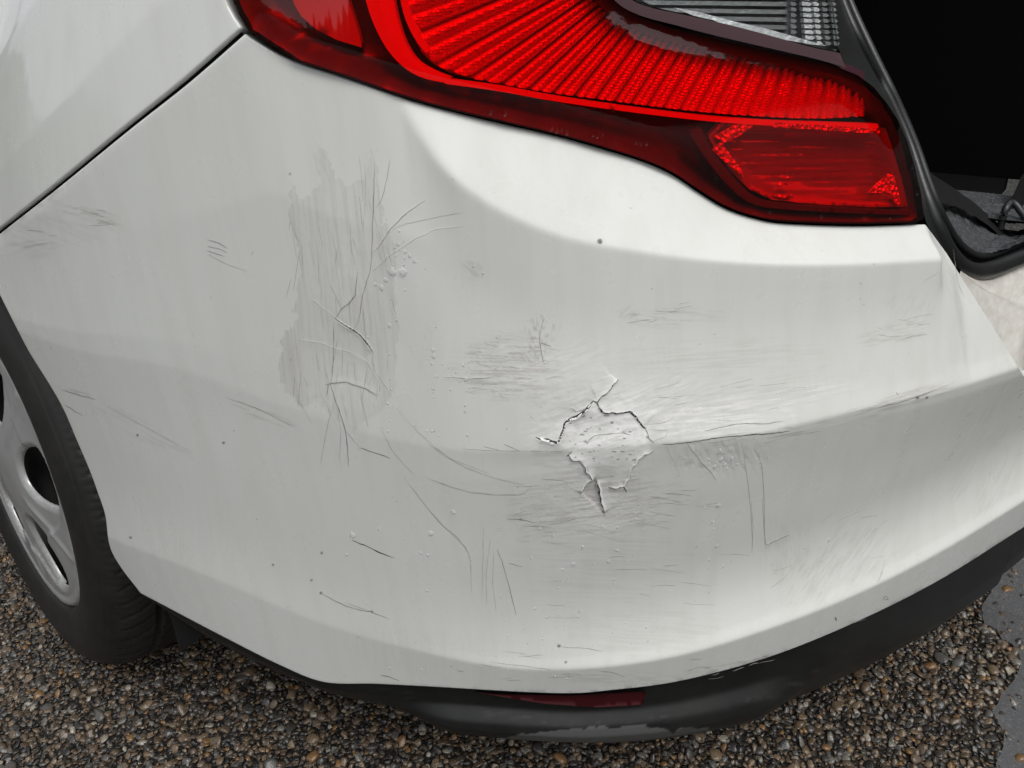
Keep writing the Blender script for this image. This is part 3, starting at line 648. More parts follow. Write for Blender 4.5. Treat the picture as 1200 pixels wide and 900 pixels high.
# ---- lower valance, black plastic
vb = fn(trace(VALB, -.02)); b_of = lambda u: np.interp(u, b_uz[:, 0], b_uz[:, 1])
UV0 = float(b_uz[0, 0])-.02; nu, nt = 520, 70
uu = np.linspace(UV0, UEND, nu); tt = np.linspace(0, 1, nt)
uc0, uc1 = [float(hit([p], const(0))[0][0]) for p in ((425, 802), (985, 745))]
VT = np.zeros((nt, nu, 3))
def voff(u, t_):
    win = sstep(u, uc0, uc0+.10)*sstep(-u, -uc1, -(uc1-.09)); r_ = sstep(u, 2.0, 2.5)
    left_ = np.interp(t_, [0, .3, .6, 1], [-.007, -.010, -.02, -.05])
    right_ = np.interp(t_, [0, .12, .4, .6, 1], [-.004, -.003, -.001, -.004, -.03])
    mid_ = np.interp(t_, [0, .05, .38, .50, .60, .74, 1], [-.007, -.014, -.016, -.004, -.002, -.008, -.03])
    base = left_*(1-r_)+right_*r_; return base*(1-win)+mid_*win
for j, t_ in enumerate(tt):
    for_u = np.array([float(voff(np.array(u), t_)) for u in uu])
    zz = b_of(uu)-.0012+t_*(vb(uu)-b_of(uu)); zz = np.where(uu > 2.5, b_of(uu)-.001-t_*.12, zz)
    VT[j] = to3(uu, zz, for_u+lean(uu, zz))
for _ in range(2):
    VT[1:-1] = (VT[1:-1]*2+VT[:-2]+VT[2:])/4
top_in = VT[0]+np.concatenate([-pnorm(uu)*.02, np.full((nu, 1), .004)], 1); bot_in = VT[-1]+np.concatenate([-pnorm(uu)*.12, np.full((nu, 1), -.0)], 1)
VV = np.vstack([top_in[None], VT, bot_in[None]])
fv = grid_faces(nt+2, nu)
vpx = proj(VV.reshape(-1, 3)); scp = np.array([(580, 867), (600, 861), (650, 856), (700, 851), (770, 851), (790, 860), (800, 853), (832, 851), (822, 862), (760, 871), (700, 876), (600, 871)])
wx = vpx+np.stack([(fbm(vpx[:, 0]/8, vpx[:, 1]/8, 3, 61)-.45)*9, (fbm(vpx[:, 0]/8, vpx[:, 1]/8, 3, 62)-.45)*9], 1)
sc = inside(wx, scp)*1.0  # paler grey patch low on the black plastic
sc2 = .25*sstep(fbm(vpx[:, 0]/16, vpx[:, 1]/3, 3, 64), .55, .7)*np.exp(-(segdist(vpx, catmull([(430, 800), (520, 825), (600, 840), (700, 845), (800, 838), (900, 815), (985, 775)], 4))[0]/7)**2)  # fainter grey streaks along the ledge
m_v, n, l, p = mat('grey_marked_plastic')
a = n.new('ShaderNodeAttribute'); a.attribute_name = 'grey_marks'; tn = nz(n, l, 25, 5, .6)
c = mixc(n, l, ramp(n, l, tn.outputs[0], [(.3, 0.), (.7, 1.)]).outputs[0], (.008, .0085, .0085), (.014, .0145, .0135)); c = mixc(n, l, a.outputs['Fac'], c, (.075, .077, .076))
l.new(c, p.inputs['Base Color']); p.inputs['Roughness'].default_value = .42; p.inputs['Specular IOR Level'].default_value = .35
tb = nz(n, l, 1100, 3, .6); l.new(bump(n, l, tb.outputs[0], .3, .0004), p.inputs['Normal'])
if np.cross(VV[30, 201]-VV[30, 200], VV[31, 200]-VV[30, 200])@(VV[30, 200]-CP) > 0: fv = fv[:, ::-1]
me = mesh_np('valance', VV.reshape(-1, 3), fv); attr(me, 'grey_marks', np.clip(sc+sc2, 0, 1))
valance = link('lower_valance', me, m_v, car)
RP = [(558, 811), (580, 813.5), (671, 815), (757, 810), (754, 826), (700, 829), (640, 825), (590, 817)]
def vsurf(px, d):
    u, z = hit(px, const(-.0125+d)); return to3(u, z, np.full(len(u), -.0125+d))
V2, F2, _ = cdt(np.array(RP, float), 5); P2 = vsurf(V2, .0065); q2 = vsurf(V2[:len(_[0])], -.004); nb_ = len(_[0])
fs2 = [tuple(f) for f in F2]+[(i, (i+1) % nb_, len(P2)+(i+1) % nb_, len(P2)+i) for i in range(nb_)]
me = bpy.data.meshes.new('reflector'); me.from_pydata([tuple(v) for v in np.vstack([P2, q2])], [], fs2); me.update()
link('reflector', me, M_refl, valance)

# ---- tail lamp
lamp = empty('tail_lamp', car)
m_lens, n, l, p = mat('red_lens')
n.remove(p); out = n['Material Output']
tr = n.new('ShaderNodeBsdfTransparent'); tr.inputs[0].default_value = (.97, .018, .032, 1)
gl = n.new('ShaderNodeBsdfGlossy'); gl.inputs['Roughness'].default_value = .03; gl.inputs[0].default_value = (1, 1, 1, 1)
fr = n.new('ShaderNodeFresnel'); fr.inputs['IOR'].default_value = 1.5; ge = n.new('ShaderNodeNewGeometry')
mx = n.new('ShaderNodeMixShader'); l.new(mth(n, l, 'MULTIPLY', fr.outputs[0], mth(n, l, 'SUBTRACT', 1., ge.outputs['Backfacing'])), mx.inputs[0]); l.new(tr.outputs[0], mx.inputs[1]); l.new(gl.outputs[0], mx.inputs[2]); l.new(mx.outputs[0], out.inputs[0])
tb = nz(n, l, 14, 2, .5); bo = bump(n, l, tb.outputs[0], .05, .002); l.new(bo, gl.inputs['Normal'])
m_clear = m_lens.copy(); m_clear.name = 'clear_lens'
for nd in m_clear.node_tree.nodes:
    if nd.type == 'BSDF_TRANSPARENT': nd.inputs[0].default_value = (.93, .95, .95, 1)
m_refr, n, l, p = mat('lamp_reflector_silver')
p.inputs['Metallic'].default_value = .35; p.inputs['Base Color'].default_value = (.95, .95, .95, 1); p.inputs['Roughness'].default_value = .2
vo = n.new('ShaderNodeTexVoronoi'); vo.inputs['Scale'].default_value = 520; vo.inputs['Randomness'].default_value = .25; tc = n.new('ShaderNodeTexCoord'); l.new(tc.outputs['Object'], vo.inputs[0])
l.new(bump(n, l, vo.outputs[0], .7, .0012), p.inputs['Normal'])
m_smo = simple('lamp_reflector_smooth', (.9, .9, .9), .12, .7, nb=(90, .5, .004))
m_hous = simple('lamp_housing_red_black', (.055, .014, .024), .4, coat=.2)
m_hous2 = simple('lamp_chamber_red', (.5, .2, .2), .4)
m_trim = simple('lamp_trim_smoked', (.09, .055, .062), .12, coat=.9, nb=(60, .1, .001))
m_glow = simple('lamp_light_guide', (.95, .9, .9), .3, .0, coat=.5)
LOW = [(p_[0]+.5, p_[1]-3.2) for p_ in catmull(LAMP, 5)]
lens_poly = [(250, -70), (262, -30), (272, 0), (279, 15), (291, 36)]+LOW[6:-2]+[(1075, 261), (1083, 256), (1079, 225), (1072, 195), (1063, 165), (1052, 140), (1040, 122), (1024, 102), (1005, 88), (975, 76), (900, 60), (840, 46), (790, 33), (750, 20), (722, 2), (700, -30), (690, -70)]
lens = patch('lens', lens_poly, .002, m_lens, lamp, step=6, thick=.010, bulge=.003, skirt=M_black)
tag(lens, 'glossy red outer lens')
hp = [(250, -68), (262, -30), (273, 0), (280, 15), (293, 36)]+[(q[0], q[1]-1.) for q in LOW[6:-2]]+[(1077, 258), (1077, 225), (1060, 165), (1038, 124), (1003, 92), (900, 66), (790, 39), (750, 26), (715, 4), (694, -30), (686, -68)]
patch('lamp_housing', hp, -.004, m_hous, lamp, step=12, thick=.03, fn_=lambda V: -.022*sstep(segdist(V, np.vstack([hp, hp[:1]]))[0], 2, 26))
# left chamber
patch('lamp_chamber', [(345, -60), (342, 0), (352, 18), (370, 34), (395, 47), (425, 56), (418, 30), (408, 0), (405, -60)], -.016, m_hous2, lamp, step=8, thick=.006)
# light guide around the fan
G1 = catmull([(418, -60), (424, -20), (430, 5), (438, 28), (452, 55), (470, 76), (492, 90), (520, 97)], 6)
G2 = catmull([(530, 92), (505, 82), (488, 70), (476, 52), (468, 30), (462, 5), (458, -20), (456, -60)], 6)
patch('light_guide', np.vstack([G1, G2]), -.006, m_glow, lamp, step=5, thick=.008, bulge=.004)
# fan of ribs between the inner top line and the outer lower line
TOPL = catmull([(650, -70), (684, -30), (708, 0), (728, 16), (757, 30), (792, 41), (842, 53), (892, 62), (942, 71), (990, 82), (1012, 92)], 8)
BOTL = catmull([(464, -40), (474, 5), (484, 40), (500, 68), (530, 86), (585, 98), (640, 108), (700, 116), (760, 124), (830, 132), (900, 137), (960, 139), (1016, 136)], 8)
NRIB = 25
tt_ = np.array([0, .05, .10, .15, .19, .225, .26, .295, .33, .37, .41, .45, .49, .53, .57, .61, .65, .69, .73, .77, .81, .85, .89, .93, .965, 1.])
bb_ = np.array([0, .06, .13, .20, .27, .33, .38, .425, .465, .505, .54, .57, .60, .63, .66, .69, .72, .75, .785, .82, .855, .885, .915, .945, .975, 1.])
def at_frac(P, fr_):
    L_ = np.r_[0, np.cumsum(np.linalg.norm(np.diff(P, axis=0), axis=1))]; s_ = np.asarray(fr_)*L_[-1]; return np.stack([np.interp(s_, L_, P[:, k]) for k in (0, 1)], -1)
for i in range(NRIB):
    a0, a1 = at_frac(TOPL, tt_[i:i+2]); b0, b1 = at_frac(BOTL, bb_[i:i+2])
    rows = []; dv = []
    nv, nw = 10, 13
    prof = np.interp(np.linspace(0, 1, nw), [0, .08, .18, .34, .42, .5, .58, .84, .92, 1], [-.0115, -.003, 0, -.001, -.0055, -.0055, -.0008, -.002, -.006, -.0115])
    for a in np.linspace(0, 1, nv):
        p0 = a0*(1-a)+b0*a; p1 = a1*(1-a)+b1*a
        for k, w in enumerate(np.linspace(0, 1, nw)): rows.append(p0*(1-w)+p1*w); dv.append(-.009+prof[k]-.003*(1-math.sin(math.pi*min(max(a, .08), .95))**.4))
    rows = np.array(rows); u, z = hit(rows, lsoff(-.012)); V = to3(u, z, loff(u, z)+np.array(dv))
    link('reflector_rib', mesh_np('rib', V, grid_faces(nv, nw)), m_refr if i % 2 else m_refr, lamp, smooth=False)
patch('fan_backing', np.vstack([TOPL, BOTL[::-1]]), -.0215, m_refr, lamp, step=14, thick=0)
patch('fan_rim', np.vstack([catmull([(462, -60), (470, 4), (482, 38), (498, 62)], 6), TOPL[:0], catmull([(504, 60), (490, 36), (478, 4), (470, -60)], 6)]), -.007, m_glow, lamp, step=5, thick=.008)
patch('fan_rim', np.vstack([TOPL+np.array([-1, 9]), TOPL[::-1]+np.array([2, -7])]), -.003, m_hous, lamp, step=5, thick=.010)
# rail under the fan
R1 = catmull([(520, 92), (585, 101), (640, 111), (700, 120), (760, 128), (830, 136), (900, 141), (960, 143), (1030, 145)], 5)
patch('fan_rail', np.vstack([R1, R1[::-1]+np.array([0, 6])]), -.006, m_glow, lamp, step=5, thick=.006)
# lower reflector box
box = [(846, 142), (870, 140), (940, 144), (1038, 150), (1048, 180), (1058, 215), (1064, 242), (1020, 243), (950, 239), (905, 234), (878, 222), (856, 200), (838, 176), (830, 160)]
m_box, n, l, p = mat('lamp_box_silver'); p.inputs['Metallic'].default_value = .6; p.inputs['Base Color'].default_value = (.5, .5, .5, 1); p.inputs['Roughness'].default_value = .15
def boxfn(V):
    d = segdist(V, np.vstack([box, box[:1]]))[0]; return -.012*sstep(d, 0, 22)+.0012*np.sin(V[:, 1]*.75+V[:, 0]*.02)*sstep(d, 5, 14)
patch('reflector_box', box, -.008, m_box, lamp, step=3.2, thick=.006, fn_=boxfn)
m_fac, n, l, p = mat('reflector_facet_silver'); p.inputs['Metallic'].default_value = .35; p.inputs['Base Color'].default_value = (.9, .9, .9, 1); p.inputs['Roughness'].default_value = .15
vo = n.new('ShaderNodeTexVoronoi'); vo.inputs['Scale'].default_value = 260; tc = n.new('ShaderNodeTexCoord'); l.new(tc.outputs['Object'], vo.inputs[0]); l.new(bump(n, l, vo.outputs[0], 1., .004), p.inputs['Normal'])
for q in ([(838, 160), (862, 146), (884, 146), (872, 156), (850, 168)], [(835, 176), (846, 166), (856, 182), (868, 196), (872, 208), (856, 196)], [(1018, 226), (1042, 204), (1048, 206), (1056, 238), (1050, 240), (1044, 226)], [(905, 143), (1000, 149), (1032, 152), (1030, 157), (960, 152), (905, 149)], [(918, 205), (930, 207), (926, 209), (914, 208)], [(914, 214), (930, 214), (926, 217), (912, 217)], [(908, 228), (928, 228), (930, 233), (915, 232)]):
    patch('reflector_facet', q, -.006, m_fac, lamp, step=4, thick=.002, smooth=False)
patch('box_bezel', np.vstack([catmull([(822, 150), (836, 178), (862, 210), (885, 230), (915, 238), (1000, 244), (1068, 248)], 5), catmull([(1070, 252), (1000, 250), (915, 245), (880, 238), (852, 216), (826, 184), (808, 156)], 5)]), -.004, m_hous, lamp, step=5, thick=.006, bulge=.003)
# smoked trim ridge and clear reversing lamp
RG1 = catmull([(690, -70), (700, -30), (722, 2), (750, 18), (790, 29), (840, 42), (900, 56), (960, 70), (992, 80)], 6)
RG2 = catmull([(984, 62), (950, 55), (900, 41), (850, 28), (800, 17), (760, 8), (735, -5), (715, -40), (706, -70)], 6)
patch('lamp_trim', np.vstack([RG1, RG2]), .004, m_trim, lamp, step=5, thick=.012, bulge=.005)
cl = np.vstack([RG2[::-1]+np.array([0, -1]), [(981, 30), (975, 0), (968, -70)]])
patch('clear_lens', cl, .003, m_clear, lamp, step=9, thick=.006, bulge=.002)
m_slv = simple('louvre_silver', (.30, .31, .31), .3, .5, nb=(200, .5, .002)); m_wht = simple('louvre_bright', (.85, .87, .87), .15, .5, nb=(150, .6, .003))
patch('reverse_housing', cl, -.02, simple('reverse_housing_grey', (.14, .145, .145), .4), lamp, step=14, thick=0)
for k in range(12):
    y0 = -64+9.2*k
    def xl(y): return np.interp(y, [-70, -40, -5, 8, 17, 28, 41, 55], [708, 718, 738, 762, 800, 850, 900, 946])+4
    xr = 928
    if xl(y0+6) < xr-6:
        patch('louvre', [(xl(y0), y0), (xr, y0+2), (xr, y0+7), (xl(y0+5), y0+5)], -.013, m_slv, lamp, step=5, thick=.010, smooth=False)
for cx, mt_ in ((927, 0), (940, 1), (953, 1), (963, 0), (973, 0)):
    for k in range(18):
        y0 = -64+6.6*k
        wd = 11 if cx in (940,) else 7
        if y0+5 > np.interp(cx, [900, 984], [42, 60]): continue
        sx = (y0)*.09*(cx > 935)
        patch('prism', [(cx+sx, y0), (cx+sx+wd, y0+.8), (cx+sx+wd, y0+5.2), (cx+sx, y0+4.4)], -.009, m_wht if mt_ else m_slv, lamp, step=4, thick=.004, smooth=False)
patch('reflection_strip', [(790, 9), (815, 13), (860, 25), (900, 34), (945, 47), (970, 54), (950, 52), (905, 44), (880, 38), (850, 32), (838, 24), (812, 18)], -.003, m_wht, lamp, step=4, thick=.002)  # white strip painted in for a bright reflection along the lower edge

# ---- trunk opening
def tube(name, P, r, material, parent, seg=10, sq=(1, 1)):
    rr_ = np.broadcast_to(r, len(P))
    P = np.asarray(P, float); T_ = np.gradient(P, axis=0); T_ /= np.linalg.norm(T_, axis=1)[:, None]; V = []
    for p_, t_, r in zip(P, T_, rr_):
        a = np.cross(t_, [0, 0, 1.0]); a = a if np.linalg.norm(a) > .05 else np.cross(t_, [1., 0, 0]); a /= np.linalg.norm(a); b = np.cross(a, t_)
        for k in range(seg): th = 2*math.pi*k/seg; V.append(p_+r*(a*math.cos(th)*sq[0]+b*math.sin(th)*sq[1]))
    return link(name, mesh_np(name, V, grid_faces(len(P), seg, True)), material, parent)
def path3(pts):
    P = catmull([(x, y, o) for x, y, o in pts], 8); u, z = hit(P[:, :2], const(0)); 
    out = []
    for q in P:
        u, z = hit([q[:2]], soff(q[2])); out.append(to3(u, z, boff(u, z)+q[2])[0])
    return np.array(out)
seal = path3([(968, -60, -.07), (986, 0, -.07), (1010, 55, -.065), (1040, 112, -.06), (1064, 165, -.05), (1082, 222, -.035), (1098, 266, -.024), (1116, 302, -.022), (1136, 317, -.03), (1160, 316, -.045), (1200, 300, -.06), (1300, 258, -.08)])
tube('trunk_seal', seal, np.interp(np.arange(len(seal)), [0, 32, 50, 60], [.0042, .0042, .0075, .0088]), M_rubber, car, 12)
seal2 = path3([(976, -60, -.08), (994, 0, -.08), (1020, 58, -.075), (1048, 115, -.07), (1072, 170, -.06), (1088, 215, -.05), (1104, 254, -.042), (1122, 284, -.045), (1142, 299, -.055), (1165, 298, -.065), (1200, 284, -.08), (1300, 240, -.10)])
tube('trunk_seal_lip', seal2, .0045, M_rubber, car, 10)
la = resample(catmull([(966, -60), (975, 0), (984, 60), (1002, 88), (1038, 123), (1062, 166), (1078, 226), (1086, 262), (1106, 293), (1122, 318)], 6), n=60); ua, za = hit(la, lsoff(-.008)); la3 = to3(ua, za, loff(ua, za)-.008)
sb3 = resample(seal[:56], n=60); rows = [la3*(1-t_)+sb3*t_ for t_ in np.linspace(0, 1, 8)]
link('lamp_side_panel', mesh_np('side', np.array(rows).reshape(-1, 3), grid_faces(8, 60)), M_rubber, car)
# sheet-metal channel between the seal and the bumper top: white sill
A3 = surf(resample(catmull([(1124, 322), (1132, 336), (1165, 387), (1200, 442), (1260, 530)], 6), n=40), -.004)
Bp = resample(catmull([(1126, 322, -.03), (1140, 325, -.04), (1162, 324, -.055), (1202, 308, -.07), (1310, 264, -.10)], 6), n=40)
B3 = []
for q in Bp:
    u, z = hit([q[:2]], soff(q[2])); B3.append(to3(u, z, boff(u, z)+q[2])[0])
B3 = np.array(B3); rows = []
for t_ in np.linspace(0, 1, 24):
    r_ = A3*(1-t_)+B3*t_; r_[:, 2] += .004*math.sin(math.pi*t_)-.006*float(sstep(t_, .45, .5))*(1-float(sstep(t_, .5, .55))) ; rows.append(r_)
m_sill, n, l, p = mat('dirty_white_sill'); tn = nz(n, l, 40, 6, .7, stretch=(1, 3, 3))
c = mixc(n, l, ramp(n, l, tn.outputs[0], [(.35, 0.), (.7, 1.)]).outputs[0], (.72, .71, .67), (.56, .52, .45)); l.new(c, p.inputs['Base Color']); p.inputs['Roughness'].default_value = .3; p.inputs['Coat Weight'].default_value = .5
link('trunk_sill', mesh_np('sill', np.array(rows).reshape(-1, 3), grid_faces(24, 40)), m_sill, car)
# liner: black inside of the trunk, open at the back
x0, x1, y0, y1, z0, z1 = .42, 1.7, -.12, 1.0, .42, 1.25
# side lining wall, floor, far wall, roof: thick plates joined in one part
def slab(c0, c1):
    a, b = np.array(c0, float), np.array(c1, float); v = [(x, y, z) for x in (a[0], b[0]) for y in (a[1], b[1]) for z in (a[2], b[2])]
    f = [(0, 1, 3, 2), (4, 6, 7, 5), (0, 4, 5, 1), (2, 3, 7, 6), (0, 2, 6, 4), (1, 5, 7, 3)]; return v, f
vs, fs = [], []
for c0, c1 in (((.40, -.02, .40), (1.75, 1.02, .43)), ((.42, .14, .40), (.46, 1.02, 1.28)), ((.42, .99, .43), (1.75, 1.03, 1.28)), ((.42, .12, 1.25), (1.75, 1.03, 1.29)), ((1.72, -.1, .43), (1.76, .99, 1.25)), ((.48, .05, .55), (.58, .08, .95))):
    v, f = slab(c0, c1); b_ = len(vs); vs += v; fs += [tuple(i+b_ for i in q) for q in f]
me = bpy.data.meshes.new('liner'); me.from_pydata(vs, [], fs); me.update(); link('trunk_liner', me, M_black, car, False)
# wet mat just inside the seal
def loft_px(name, top, bot, d0, d1, material, n=46, m=20, amp=.002, sc_=90):
    a = resample(catmull(top, 6), n=n); b = resample(catmull(bot, 6), n=n); R = []
    ua, za = hit(a, soff(d0)); ub, zbb = hit(b, soff(d1)); A = to3(ua, za, boff(ua, za)+d0); B = to3(ub, zbb, boff(ub, zbb)+d1)
    for t_ in np.linspace(0, 1, m):
        r_ = A*(1-t_)+B*t_; r_[:, 2] += amp*(fbm(r_[:, 0]*sc_, r_[:, 1]*sc_, 3, 5)-.5)*2; R.append(r_)
    return link(name, mesh_np(name, np.array(R).reshape(-1, 3), grid_faces(m, n)), material, car)
loft_px('trunk_mat', [(1094, 243), (1108, 236), (1130, 243), (1160, 259), (1185, 272), (1215, 262), (1300, 230)], [(1108, 262), (1120, 278), (1138, 292), (1160, 296), (1180, 291), (1205, 281), (1300, 240)], -.13, -.055, M_mat, 90, 40, .004, 150)
loft_px('trunk_side_trim', [(1070, 178), (1082, 196), (1105, 212), (1140, 236), (1170, 262), (1185, 274)], [(1084, 222), (1092, 240), (1106, 238), (1130, 246), (1155, 262), (1172, 276)], -.12, -.10, simple('dark_trim', (.005, .005, .0055), .8, spec=.2), amp=.001)
hose = path3([(1172, 268, -.11), (1178, 246, -.10), (1184, 238, -.10), (1190, 240, -.095), (1197, 249, -.09), (1206, 262, -.085)]); tube('trunk_cord', hose, .004, simple('grey_rubber', (.018, .019, .02), .4), car, 8)
loft_px('trunk_cloth', [(1182, 240), (1192, 218), (1202, 200), (1240, 170)], [(1172, 262), (1188, 262), (1205, 256), (1240, 250)], -.12, -.11, simple('dark_cloth', (.004, .004, .0045), .9, spec=.15, nb=(300, .6, .002)), amp=.003)

# ---- wheel
WC = np.array((.029, .859, .338)); wa, wb = math.radians(-3.7), math.radians(-7.5)
WN = np.array([-math.cos(wa)*math.cos(wb), -math.sin(wa)*math.cos(wb), -math.sin(wb)])
E1 = np.cross([0, 0, 1], WN); E1 /= np.linalg.norm(E1); E2 = np.cross(WN, E1)
wheel = empty('wheel', car)
def wl3(a, r, th): return WC+WN*np.asarray(a)[..., None]+(np.asarray(r)*np.cos(th))[..., None]*E1+(np.asarray(r)*np.sin(th))[..., None]*E2
prof = catmull([(-.03, .205), (-.004, .214), (.004, .222), (.010, .245), (.010, .268), (.002, .290), (-.010, .303), (-.022, .311), (-.035, .316), (-.06, .319), (-.11, .320), (-.16, .319), (-.185, .315), (-.20, .303), (-.212, .27), (-.205, .235), (-.19, .21)], 9)
prof = resample(prof, step=.0022); NA = 900; th = np.linspace(0, 2*math.pi, NA, endpoint=False)
Aa = np.broadcast_to(prof[:, :1], (len(prof), NA)).copy(); Rr_ = np.broadcast_to(prof[:, 1:2], (len(prof), NA)).copy(); TH = np.broadcast_to(th, Aa.shape)
trd = (Rr_ > .300)
g = np.zeros_like(Aa)
for cx in (-.055, -.09, -.125, -.16): g += .007*np.exp(-((Aa-cx)/.0035)**6)
shl = (Aa > -.05)*trd; ph = (TH*72/(2*math.pi)+Aa*14*2) % 1; g += shl*.0016*(np.abs(ph-.5) < .09)*(Aa < -.012)
blk = (Aa < -.06)*(Aa > -.185); ph2 = (TH*60/(2*math.pi)+np.abs(Aa+.11)*25) % 1; g += blk*.0022*(np.abs(ph2-.5) < .06)
g += .0012*np.exp(-((Rr_-.292)/.0015)**2)+.0012*np.exp(-((Rr_-.232)/.0015)**2)*(Aa > -.05)
ph3 = (TH*180/(2*math.pi)) % 1; g += .0004*((Rr_ > .30) & (Rr_ < .312) & (Aa > -.03))*(np.abs(ph3-.5) < .25)
Rr_ = Rr_-g*(g < .02)
f = grid_faces(len(prof), NA, True)
link('tyre', mesh_np('tyre', wl3(Aa, Rr_, TH).reshape(-1, 3), f[:, ::-1]), M_tyre, wheel, False)
# flattened contact is left to the gravel
m_hub = simple('hubcap_silver', (.42, .425, .42), .33, .25, coat=.35, noise=(30, (.36, .363, .36)))
NH = 5
def wplane(px, a=0.):
    d = rays([px])[0]; c0 = WC+WN*a; t_ = ((c0-CP)@WN)/(d@WN); q = CP+t_*d-c0; return q@E1, q@E2
hx, hy = wplane((46, 556)); h0 = math.atan2(.034, .118); hr = .128
circ = np.array([(.2145*math.cos(t_), .2145*math.sin(t_)) for t_ in np.linspace(0, 2*math.pi, 160, endpoint=False)])
holes = []
for k in range(NH):
    a = h0+k*2*math.pi/NH; ca, sa = math.cos(a), math.sin(a); h = []
    for t_ in np.linspace(0, 2*math.pi, 40, endpoint=False):
        rr = .054*abs(math.cos(t_))**.8*np.sign(math.cos(t_)); tg = .040*abs(math.sin(t_))**.8*np.sign(math.sin(t_))*(1+.25*math.cos(t_))
        h.append(((hr+rr)*ca-tg*sa, (hr+rr)*sa+tg*ca))
    holes.append(np.array(h))
V, Fc, loops = cdt(circ, .0032, holes, .1)
r_ = np.hypot(V[:, 0], V[:, 1]); an = np.arctan2(V[:, 1], V[:, 0])
ht = .018*(1-sstep(r_, 0.02, .2))+.004*sstep(r_, .196, .203)*(1-sstep(r_, .209, .2145))-.004*sstep(r_, .209, .2145)
dh = np.min([segdist(V, np.vstack([h, h[:1]]))[0] for h in holes], 0); ht -= .004*(1-sstep(dh, 0, .007))
ph = ((an-h0)/(2*math.pi)*NH+.5) % 1-.5    # 0 at hole
ht += .0025*np.exp(-(((np.abs(ph)-.5)*r_*2*math.pi/NH)/.006)**2)*sstep(r_, .05, .09)*(1-sstep(r_, .18, .2))
sw_ = r_-.150-.028*np.cos((an-h0)*NH+.9); ht += .0035*sstep(sw_, 0, .003)*(1-sstep(r_, .19, .203))
ht = ht-.004
P3 = WC+WN*ht[:, None]+V[:, :1]*E1+V[:, 1:2]*E2; P3 = list(P3); fs = [tuple(q) for q in Fc]
for lp in loops:
    b_ = len(P3)
    for i in lp: P3.append(P3[i]-WN*(.014 if lp is loops[0] else .0028))
    for i in range(len(lp)): fs.append((lp[i], lp[(i+1) % len(lp)], b_+(i+1) % len(lp), b_+i))
me = bpy.data.meshes.new('hubcap'); me.from_pydata([tuple(v) for v in P3], [], fs); me.update()
link('hubcap', me, m_hub, wheel)
dp = resample(catmull([(-.10, .03), (-.05, .05), (-.045, .13), (-.05, .19), (-.03, .207), (-.02, .214)], 6), n=24)
Aa = np.broadcast_to(dp[:, :1], (24, 90)); Rr_ = np.broadcast_to(dp[:, 1:2], (24, 90)); TH = np.broadcast_to(np.linspace(0, 2*math.pi, 90, endpoint=False), Aa.shape)
link('steel_rim', mesh_np('rim', wl3(Aa, Rr_, TH).reshape(-1, 3), grid_faces(24, 90, True)), simple('black_steel', (.02, .02, .02), .5), wheel)
# wheel housing behind
th = np.linspace(-.35, math.pi+.35, 60); yy = .86-np.cos(th)*.385; zz = .33+np.sin(th)*.385; xs = np.linspace(.035, .36, 12)
V = np.array([[(x+ (max(0,.0)), y, z) for y, z in zip(yy, zz)] for x in xs])
link('wheel_arch_liner', mesh_np('liner2', V.reshape(-1, 3), grid_faces(12, 60)), simple('liner_felt', (.012, .012, .012), .9), car)
ub = np.vstack([to3(np.linspace(.3, UEND, 60), np.full(60, .20), np.full(60, -.15)), [(1.9, .0, .2), (1.9, 3.2, .2)], [(.14, 3.2, .2)]]); vs = [tuple(q) for q in ub]+[(q[0], q[1], .17) for q in ub]; nb = len(ub)
fs = [tuple(range(nb)), tuple(range(2*nb-1, nb-1, -1))]+[(i, (i+1) % nb, nb+(i+1) % nb, nb+i) for i in range(nb)]
v, f = slab((.36, .45, .2), (.38, 1.3, .75)); vs += v; fs += [tuple(i+2*nb for i in q) for q in f]
me = bpy.data.meshes.new('under'); me.from_pydata(vs, [], fs); me.update(); link('underbody', me, M_black, car, False)

# ================================================================== GROUND
def gnd(px, z=0.): d = rays(px); t_ = (z-CP[2])/d[:, 2]; return CP+d*t_[:, None]
m_g, n, l, p = mat('asphalt_binder'); t1 = nz(n, l, 70, 6, .7); t2 = nz(n, l, 2.2, 4, .6)
c = mixc(n, l, ramp(n, l, t1.outputs[0], [(.35, 0.), (.7, 1.)]).outputs[0], (.006, .006, .006), (.022, .02, .017)); vo = n.new('ShaderNodeTexVoronoi'); vo.inputs['Scale'].default_value = 118; tc = n.new('ShaderNodeTexCoord'); l.new(tc.outputs['Object'], vo.inputs[0]); sx = n.new('ShaderNodeSeparateColor'); l.new(vo.outputs['Color'], sx.inputs[0])
rs = ramp(n, l, sx.outputs[0], [(0., (.02, .02, .018)), (.2, (.05, .042, .034)), (.45, (.085, .062, .043)), (.62, (.05, .047, .042)), (.75, (.13, .10, .07)), (.9, (.11, .105, .095))]); rs.color_ramp.interpolation = 'CONSTANT'
vd = n.new('ShaderNodeTexVoronoi'); vd.feature = 'DISTANCE_TO_EDGE'; vd.inputs['Scale'].default_value = 118; l.new(tc.outputs['Object'], vd.inputs[0]); em = ramp(n, l, vd.outputs['Distance'], [(.04, 0.), (.22, 1.)])
dd_ = n.new('ShaderNodeVectorMath'); dd_.operation = 'LENGTH'; l.new(tc.outputs['Object'], dd_.inputs[0]); c = mixc(n, l, em.outputs[0], c, rs.outputs[0])
l.new(c, p.inputs['Base Color'])
p.inputs['Roughness'].default_value = .4; l.new(bump(n, l, em.outputs[0], .9, .004), p.inputs['Normal'])
nx = 90; g_ = np.linspace(-1, 1, nx); g_ = np.sign(g_)*np.abs(g_)**3*400
X, Y = np.meshgrid(g_, g_); V = np.stack([X.ravel(), Y.ravel(), np.zeros(X.size)], 1)
tag(link('ground', mesh_np('ground', V, grid_faces(nx, nx)), m_g), 'dark asphalt ground', None, None, 'structure')
